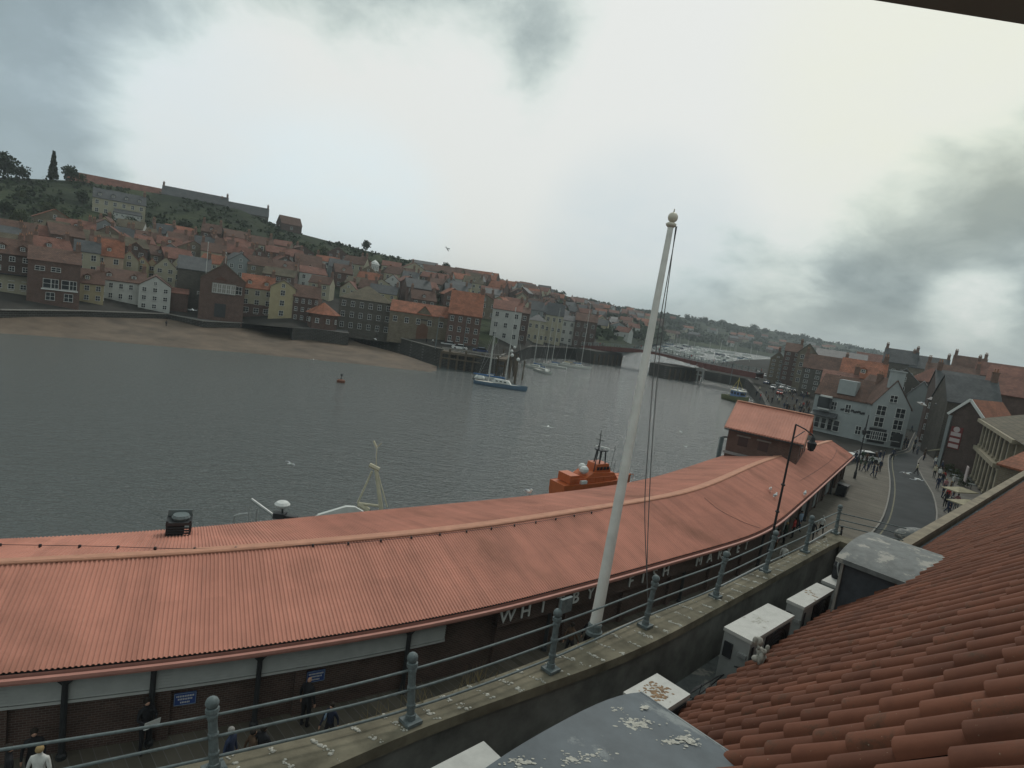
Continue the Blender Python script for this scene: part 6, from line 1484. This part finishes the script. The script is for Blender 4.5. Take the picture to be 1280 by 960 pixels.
P = head_at(974, 662, 1.7); person('person in pink top half hidden by the railing below the street lamp', P, 'pink', 'brown', 'stand', 'dark', 1.1)
P = head_at(995, 648, 1.7); person('person in red jacket under the market canopy', P, 'red', 'black', 'stand', 'dark', 4.0)
P = head_at(984, 655, 1.7); person('person in cream hat and green jacket under the market canopy', P, 'dark green', 'black', 'stand', 'blond', 4.6)
P = head_at(1003, 640, 1.7); person('person in pale blue shirt under the market canopy', P, 'pale blue', 'dark blue', 'walk', 'dark', .4)
P = head_at(982, 684, 1.6); person('person with white bag behind the railing near the lamp', P, 'white', 'black', 'stand', 'grey', 2.6)
P = head_at(738, 778, 1.6); person('dark clothed person behind the flagpole base', P, 'black', 'black', 'walk', 'dark', 2.2)
P = head_at(716, 783, 1.6); person('brown jacketed person left of the flagpole base', P, 'brown', 'black', 'walk', 'dark', 2.5)
# crowds: (pixel of feet)
CR = [(1074, 588), (1079, 590), (1084, 589), (1088, 585), (1090, 596), (1094, 597), (1093, 579), (1098, 578), (1103, 577), (1071, 583), (1082, 580), (1115, 575), (1099, 590), (1077, 577), (1068, 579)]
for k, (x, y) in enumerate(CR):
    c_ = rnd.choice(['black', 'dark blue', 'navy', 'grey', 'dark green', 'brown']); person('person in %s jacket waiting past the market hall' % c_, at(x, y, GZ), c_, rnd.choice(['black', 'dark blue']), rnd.choice(['stand', 'walk']), rnd.choice(['dark', 'grey', 'dark']), group='people on the street')
for (x, y) in [(1129, 560), (1133, 561), (1141, 566), (1146, 568), (1154, 576), (1155, 572), (1131, 556), (1143, 559), (1150, 545), (1156, 548), (1153, 538), (1160, 541), (1157, 533), (1148, 533), (1162, 552), (1139, 540)]:
    c_ = rnd.choice(['black', 'dark blue', 'grey', 'navy', 'brown']); person('person in %s clothes by the grey gabled pub' % c_, at(x, y, .0), c_, rnd.choice(['black', 'dark blue']), rnd.choice(['stand', 'walk']), rnd.choice(['dark', 'grey']), group='people on the street')
person('person in pale top crossing the road by the flying gulls', at(1145, 593, 0), 'cream', 'black', 'walk', 'dark', 1.0, group='people on the street')
for (x, y, c_) in [(1167, 597, 'cream'), (1173, 600, 'white'), (1178, 604, 'red'), (1171, 612, 'dark blue'), (1180, 615, 'pink'), (1177, 622, 'navy'), (1186, 618, 'brown'), (1183, 628, 'red'), (1190, 627, 'brown'), (1180, 634, 'black'), (1187, 639, 'grey'), (1176, 607, 'black'), (1190, 610, 'white'), (1183, 642, 'dark blue'), (1176, 590, 'dark blue'), (1168, 584, 'white'), (1172, 577, 'brown'), (1194, 637, 'pink')]:
    person('person in %s top on the right pavement' % c_, at(x, y, GZ), c_, rnd.choice(['black', 'dark blue', 'grey']), rnd.choice(['stand', 'walk']), rnd.choice(['dark', 'grey', 'blond']), group='people on the street')
for k in range(80):
    x = rnd.uniform(942, 1012); y = lerp(486, 528, rnd.random()); y = max(y, 488+(x-940)*.12)
    if y > 496+(x-935)*.42: continue
    c_ = rnd.choice(['black', 'dark blue', 'grey', 'navy', 'brown', 'white', 'red', 'cream'])
    person('person in %s top on the quay beyond the roof tower' % c_, at(x, y, 0), c_, rnd.choice(['black', 'dark blue']), rnd.choice(['stand', 'walk']), rnd.choice(['dark', 'grey']), group='people on the quay')
for k in range(24):
    t_ = rnd.random(); p = interp(bpz, t_*(len(bpz)-1)) if False else bpz[min(29, int(t_*30))]; c_ = rnd.choice(['black', 'dark blue', 'white', 'red', 'grey'])
    person('person in %s top walking over the swing bridge' % c_, p+Vector((rnd.uniform(-3, 3), rnd.uniform(-3, 3)*.3, .18)), c_, 'black', 'walk', 'dark', group='people on the bridge')
for (x, y, c_) in [(205, 410, 'black'), (431, 411, 'white'), (440, 413, 'dark blue'), (532, 430, 'black'), (540, 431, 'white'), (578, 438, 'red'), (470, 421, 'grey')]:
    P = at(x, y, -2.4 if y == 410 else ZE); person('tiny person in %s, %s' % (c_, near_lm(x, y)), P+Vector((0, .8, 0)), c_, 'black', 'walk', 'dark')

# ------------------------------------------------------------------ parked cars on the quay and street
m_tyre = mat('tyre', (.02, .02, .02)); CC = {'silver': (.42, .43, .44), 'white': (.6, .6, .6), 'dark blue': (.03, .05, .12), 'red': (.3, .03, .02), 'black': (.02, .02, .02), 'dark grey': (.1, .1, .11)}
def car_proto():
    t = thing('parked_car', '', 'car')
    def sec(x, w_, z0, z1): return [Vector((x, -w_, z0)), Vector((x, -w_, z1)), Vector((x, w_, z1)), Vector((x, w_, z0))]
    b = MB(); b.smooth = False; S_ = [(-2.1, .72, .4, .72), (-2.0, .82, .28, .85), (-1.0, .86, .25, .9), (.9, .86, .25, .92), (1.9, .82, .28, .9), (2.08, .75, .4, .75)]
    rws = [sec(*s) for s in S_]; b.grid([r_+[r_[0]] for r_ in rws]); b.add(rws[0], [(0, 1, 2, 3)]); b.add(rws[-1], [(3, 2, 1, 0)]); bd = b.build('body', mat('car_white', CC['white'], rough=.3), t)
    b = MB(); rws = [sec(-1.35, .80, .88, .9), sec(-.55, .70, .88, 1.42), sec(1.1, .70, .88, 1.44), sec(1.75, .78, .88, .92)]; b.grid([r_+[r_[0]] for r_ in rws]); b.build('glasshouse', m_glass, t)
    b = MB(); b.prism([(-.5, -.66, 1.42), (1.08, -.66, 1.44), (1.08, .66, 1.44), (-.5, .66, 1.42)], (0, 0, .05)); b.build('roof_panel', mat('car_white', CC['white']), t)
    for x in (-1.3, 1.3):
        for y in (-.8, .8): b = MB(); b.tube([(x, y-.09, .31), (x, y+.09, .31)], .31, 12); b.build('wheel', m_tyre, t)
    for y in (-.55, .55): b = MB(); b.box((-2.06, y, .66), (.08, .32, .14)); b.build('headlight', m_wframe, t)
    return t
car0 = car_proto(); used3 = {}; snapshot()
def car(label, x, y, c_, rz, z=0, group='cars parked on the quay'):
    global car0
    o = place(car0, used3, at(x, y, z), rz, label, group)
    for ch in kids(o):
        if ch.name.startswith('body') or ch.name.startswith('roof_panel'): ch.material_slots[0].link = 'OBJECT'; ch.material_slots[0].material = mat('car_'+c_, CC[c_], rough=.3)
    return o
cl_ = [(948, 468, 'white'), (955, 471, 'silver'), (962, 474, 'white'), (968, 477, 'dark grey'), (973, 481, 'silver'), (978, 486, 'white'), (985, 488, 'silver'), (991, 490, 'black'), (996, 486, 'white'), (958, 480, 'dark blue'), (966, 486, 'silver'), (944, 474, 'black'), (974, 493, 'red'), (1002, 494, 'dark grey')]
for (x, y, c_) in cl_: car('%s car parked on the quay beyond the roof tower' % c_, x, y, c_, rnd.uniform(.8, 1.4))
car('white car standing among the crowd at the far end of the market hall', 1079, 576, 'white', 0, .12, 'cars parked on the quay')
for (x, y, c_) in [(436, 407, 'silver'), (452, 413, 'dark grey'), (560, 433, 'silver'), (574, 437, 'white'), (600, 441, 'dark blue')]: car('%s car on the far quay, %s' % (c_, near_lm(x, y)), x, y, c_, .2, ZE+.03, 'cars parked on the far quay')
# masts on the quay
for (x, yb, yt, lab) in [(912, 480, 452, 'yellowish mast by the fishing boat'), (1003, 490, 440, 'pale banner pole by the quay crowd'), (968, 500, 455, 'tall lamp column among the quay crowd')]:
    P = at(x, yb, 0); z = zat(P, yt); b = MB(); b.tube([(0, 0, 0), (0, 0, z)], [.12, .08], 6); b.box((.3, 0, z), (.8, .15, .15)); o = b.build('lamp_column', m_galv, origin=(0, 0, 0)); o.location = P; tag(o, lab, 'lamp post')
for (x, yb, yt, lab) in [(544, 436, 396, 'grey lamp standard on the far quay in front of the stone building'), (578, 441, 398, 'lamp standard left of the timber dock'), (396, 405, 358, 'tall thin mast beside the octagonal pavilion')]:
    P = at(x, yb, ZE); z = zat(P, yt)-ZE; b = MB(); b.tube([(0, 0, 0), (0, 0, z)], [.12, .06], 6); b.tube([(0, 0, z), (.9, -.4, z+.1)], .06, 5); b.box((1.0, -.45, z+.02), (.5, .25, .12)); o = b.build('lamp_column', m_galv, origin=(0, 0, 0)); o.location = P; tag(o, lab, 'lamp post')
# market-side street furniture
P = at(1051, 620, GZ); t = thing('rubbish_bin', 'black wheeled rubbish bin under the market eave', 'bin', P, .9)
b = MB(); b.prism([(-.5, -.4, .1), (.5, -.4, .1), (.6, -.5, 1.2), (-.6, -.5, 1.2)], (0, .95, 0)); b.build('body', m_black, t); b = MB(); b.prism([(-.65, -.55, 1.2), (.65, -.55, 1.2), (.65, .5, 1.3), (-.65, .5, 1.3)], (0, 0, .08)); b.build('lid', m_dark, t)
for sx2 in (-.4, .4): b = MB(); b.tube([(sx2, .3, .12), (sx2+.06, .3, .12)], .12, 10); b.build('wheel', m_tyre, t)
for (x, y, lab) in [(1200, 612, 'upper cream rectangular parasol over the cafe tables'), (1209, 628, 'lower cream rectangular parasol nearest the coping')]:
    P = at(x, y, 2.3); P.z = .12; t = thing('parasol', lab, 'parasol', P, .35, 'cafe parasols')
    b = MB(); b.tube([(0, 0, 0), (0, 0, 2.5)], .04, 6); b.build('pole', m_dark, t); b = MB(); W_, D_ = 1.65, .95; b.add([(-W_, -D_, 2.15), (W_, -D_, 2.15), (W_, D_, 2.15), (-W_, D_, 2.15), (-.2, 0, 2.5), (.2, 0, 2.5)], [(0, 1, 5, 4), (1, 2, 5), (2, 3, 4, 5), (3, 0, 4)]); b.prism([(-W_, -D_, 2.15), (W_, -D_, 2.15), (W_, D_, 2.15), (-W_, D_, 2.15)], (0, 0, -.1)); b.build('canopy', mat('parasol_canvas', (.30, .27, .19)), t)
def table(label, P):
    t = thing('cafe_table', label, 'table', P, 0, 'cafe tables'); b = MB(); b.lathe((0, 0, .72), [(.4, 0), (.4, .04)], 12); b.build('table_top', m_galv, t); b = MB(); b.lathe((0, 0, 0), [(.22, 0), (.04, .05), (.04, .72)], 8); b.build('leg', m_dark, t)
for (x, y) in [(1192, 600), (1198, 605), (1205, 600), (1189, 594), (1213, 612)]: table('round grey cafe table between the stone facade and the crowd', at(x, y, GZ))
# planter shrubs by the cafe
for (x, y) in [(1196, 596), (1206, 606), (1186, 588)]:
    plant(tp2, x, y, 'dark shrub beside the cafe tables', .22, P=at(x, y, GZ+.25), group='shrubs by the cafe')
# street shop stall
# ------------------------------------------------------------------ blue signs on the market wall
m_blue = mat('blue_sign', (.03, .06, .20), rough=.5, var=.05)
def bsign(label, px, py):
    i = station(px)
    # wall point seen at the pixel
    best = None
    for j in range(max(0, i-90), min(NS, i+90), 3):
        w_ = q(j, WI+.05, 0); z_ = zat(w_, py); e_ = abs(proj((w_.x, w_.y, z_))[0]-px)
        if best is None or e_ < best[0]: best = (e_, j, z_)
    _, j, z_ = best; w_ = q(j, WI+.05, z_); d = fp[min(j+3, NS-1)]-fp[j-3]
    t = thing('wall_sign', label, 'sign', w_, math.atan2(d.y, d.x), 'blue signs on the market wall')
    b = MB(); b.box((0, 0, 0), (.62, .03, .42)); b.build('plate', m_blue, t)
    b = MB()
    for (c, s) in (((0, .195), (.6, .012)), ((0, -.195), (.6, .012)), ((-.295, 0), (.012, .4)), ((.295, 0), (.012, .4))): b.box((c[0], -.02, c[1]), (s[0], .012, s[1]))
    b.build('border', cm('pale blue'), t)
    b = MB()   # three illegible lines of small white characters
    for r_, (n, z0) in enumerate(((11, .10), (9, .0), (6, -.11))):
        for k in range(n): b.box(((k-(n-1)/2)*.046, -.02, z0), (.028, .01, .05))
    b.build('lettering', m_let, t)
bsign('blue sign with white lines left of the middle canopy post, near the newspaper reader', 232, 873); bsign('blue sign with white lines beside the bald person', 395, 845)
# ------------------------------------------------------------------ gulls
m_gull = mat('gull_white', (.62, .63, .62), var=.05); m_gullg = mat('gull_grey', (.30, .32, .34), var=.08); m_beak = mat('gull_beak', (.5, .35, .05))
def gull_fly(ws=1.0):
    b = MB(); b.smooth = True
    b.tube([(0, .30, 0), (0, .22, .0), (0, .05, 0), (0, -.12, .01), (0, -.22, .03), (0, -.28, .03), (0, -.31, .02)], [.02, .04, .065, .07, .045, .04, .012], 8)
    for sg in (-1, 1):
        pts = [(sg*.05, .02, .03, .16), (sg*.28, -.03, .13*ws, .14), (sg*.48, .0, .12*ws, .10), (sg*.68, .08, .04*ws, .02)]
        r1 = [Vector((x, y-c/2, z)) for x, y, z, c in pts]; r2 = [Vector((x, y+c/2, z-.01)) for x, y, z, c in pts]; r3 = [Vector((x, y, z+.018)) for x, y, z, c in pts]
        b.mi = 1; b.grid([r1, r3, r2]); b.mi = 0; b.grid([r1, r2])
    return b.tomesh('gull', [m_gull, m_gullg])
def gull_sit():
    b = MB(); b.smooth = True; b.tube([(0, .30, .16), (0, .15, .19), (0, -.02, .22), (0, -.14, .24), (0, -.18, .31), (0, -.19, .37), (0, -.24, .36), (0, -.29, .35)], [.015, .06, .10, .09, .055, .055, .03, .008], 8)
    b.tube([(.04, 0, 0), (.04, 0, .16)], .008, 4); b.tube([(-.04, 0, 0), (-.04, 0, .16)], .008, 4); b.mi = 1; b.ball((0, .06, .24), .1, 8, (1.0, 1.7, .7)); return b.tomesh('gull', [m_gull, m_gullg])
GF, GF2, GS = gull_fly(1), gull_fly(-.5), gull_sit()
def gull(label, P, me, rz, rx=0, sc=1): o = bpy.data.objects.new('seagull', me); C.objects.link(o); o.location = P; o.rotation_euler = (rx, 0, rz); o.scale = (sc,)*3; tag(o, label, 'gull'); return o
gull('white gull with spread wings in front of the grey pub', atd(1152, 505, 46), GF, 1.2, .3, 1.1)
gull('white gull flying low over the road, upper of the pair', atd(1133, 592, 55), GF, .3, 0, 1.1)
gull('white gull flying low over the road, lower of the pair', atd(1147, 599, 52), GF2, .2, 0, 1.1)
gull('dark gull silhouetted against the pale sky', atd(559, 311, 55), GF, 1.3, .9, .9)
gull('gull gliding over the water right of centre', atd(685, 533, 60), GF2, 2.9, 0, .95)
gull('gull with raised wings over the water left of the pale mast', atd(363, 580, 50), GF, 2.5, .3, 1.0)
gull('gull flying over the sand in front of the slate hall', atd(241, 387, 85), GF2, .9, .5, 1.0)
gull('gull over the far quay wall', atd(469, 424, 110), GF, 1.7, .4, 1.0)
gull('gull over the water beyond the lifeboat', atd(851, 540, 80), GF, 1.7, 0, .8)
gull('gull flying over the water near the roof tower', atd(857, 541+17, 75), GF2, 1.7, 0, .8)
gull('gull low over the water below the far sand', atd(392, 449, 120), GF2, .3, 0, 1.1)
for (x, y, lab) in [(962, 616, 'gull standing on the market roof, upper of two left of the lamp post'), (968, 624, 'gull standing on the market roof close to the lamp post'), (1005, 621, 'gull perched on the market eave right of the lamp post')]:
    p = onroof(x, y)
    if p: gull(lab, p+Vector((0, 0, .05)), GS, rnd.uniform(0, 6), sc=1.15)
p = at(659, 620, 3.2); gull('gull perched on the rear edge of the market roof left of the lifeboat', p+Vector((0, 0, .06)), GS, 1.0, sc=1.2)
# ------------------------------------------------------------------ labels: make every one single out its thing
ORD = ['', 'first', 'second', 'third', 'fourth', 'fifth', 'sixth', 'seventh', 'eighth', 'ninth', 'tenth', '11th', '12th', '13th', '14th', '15th', '16th', '17th', '18th', '19th', '20th']
for o in list(C.objects):
    if o.parent is None and o.get('label') == '' : 
        for ch in list(o.children_recursive): bpy.data.objects.remove(ch)
        bpy.data.objects.remove(o)
bpy.context.view_layer.update()
lab_ = {}
for o in C.objects:
    if o.parent is None and 'label' in o: lab_.setdefault(o['label'], []).append(o)
for l_, os_ in lab_.items():
    if len(os_) > 1:
        os_.sort(key=lambda o: proj(o.location)[0])
        for k, o in enumerate(os_):
            n_ = ORD[k+1] if k+1 < len(ORD) else '%dth' % (k+1)
            o['label'] = l_+(', leftmost' if k == 0 else ', rightmost' if k == len(os_)-1 and len(os_) > 2 else ', %s from left' % n_)
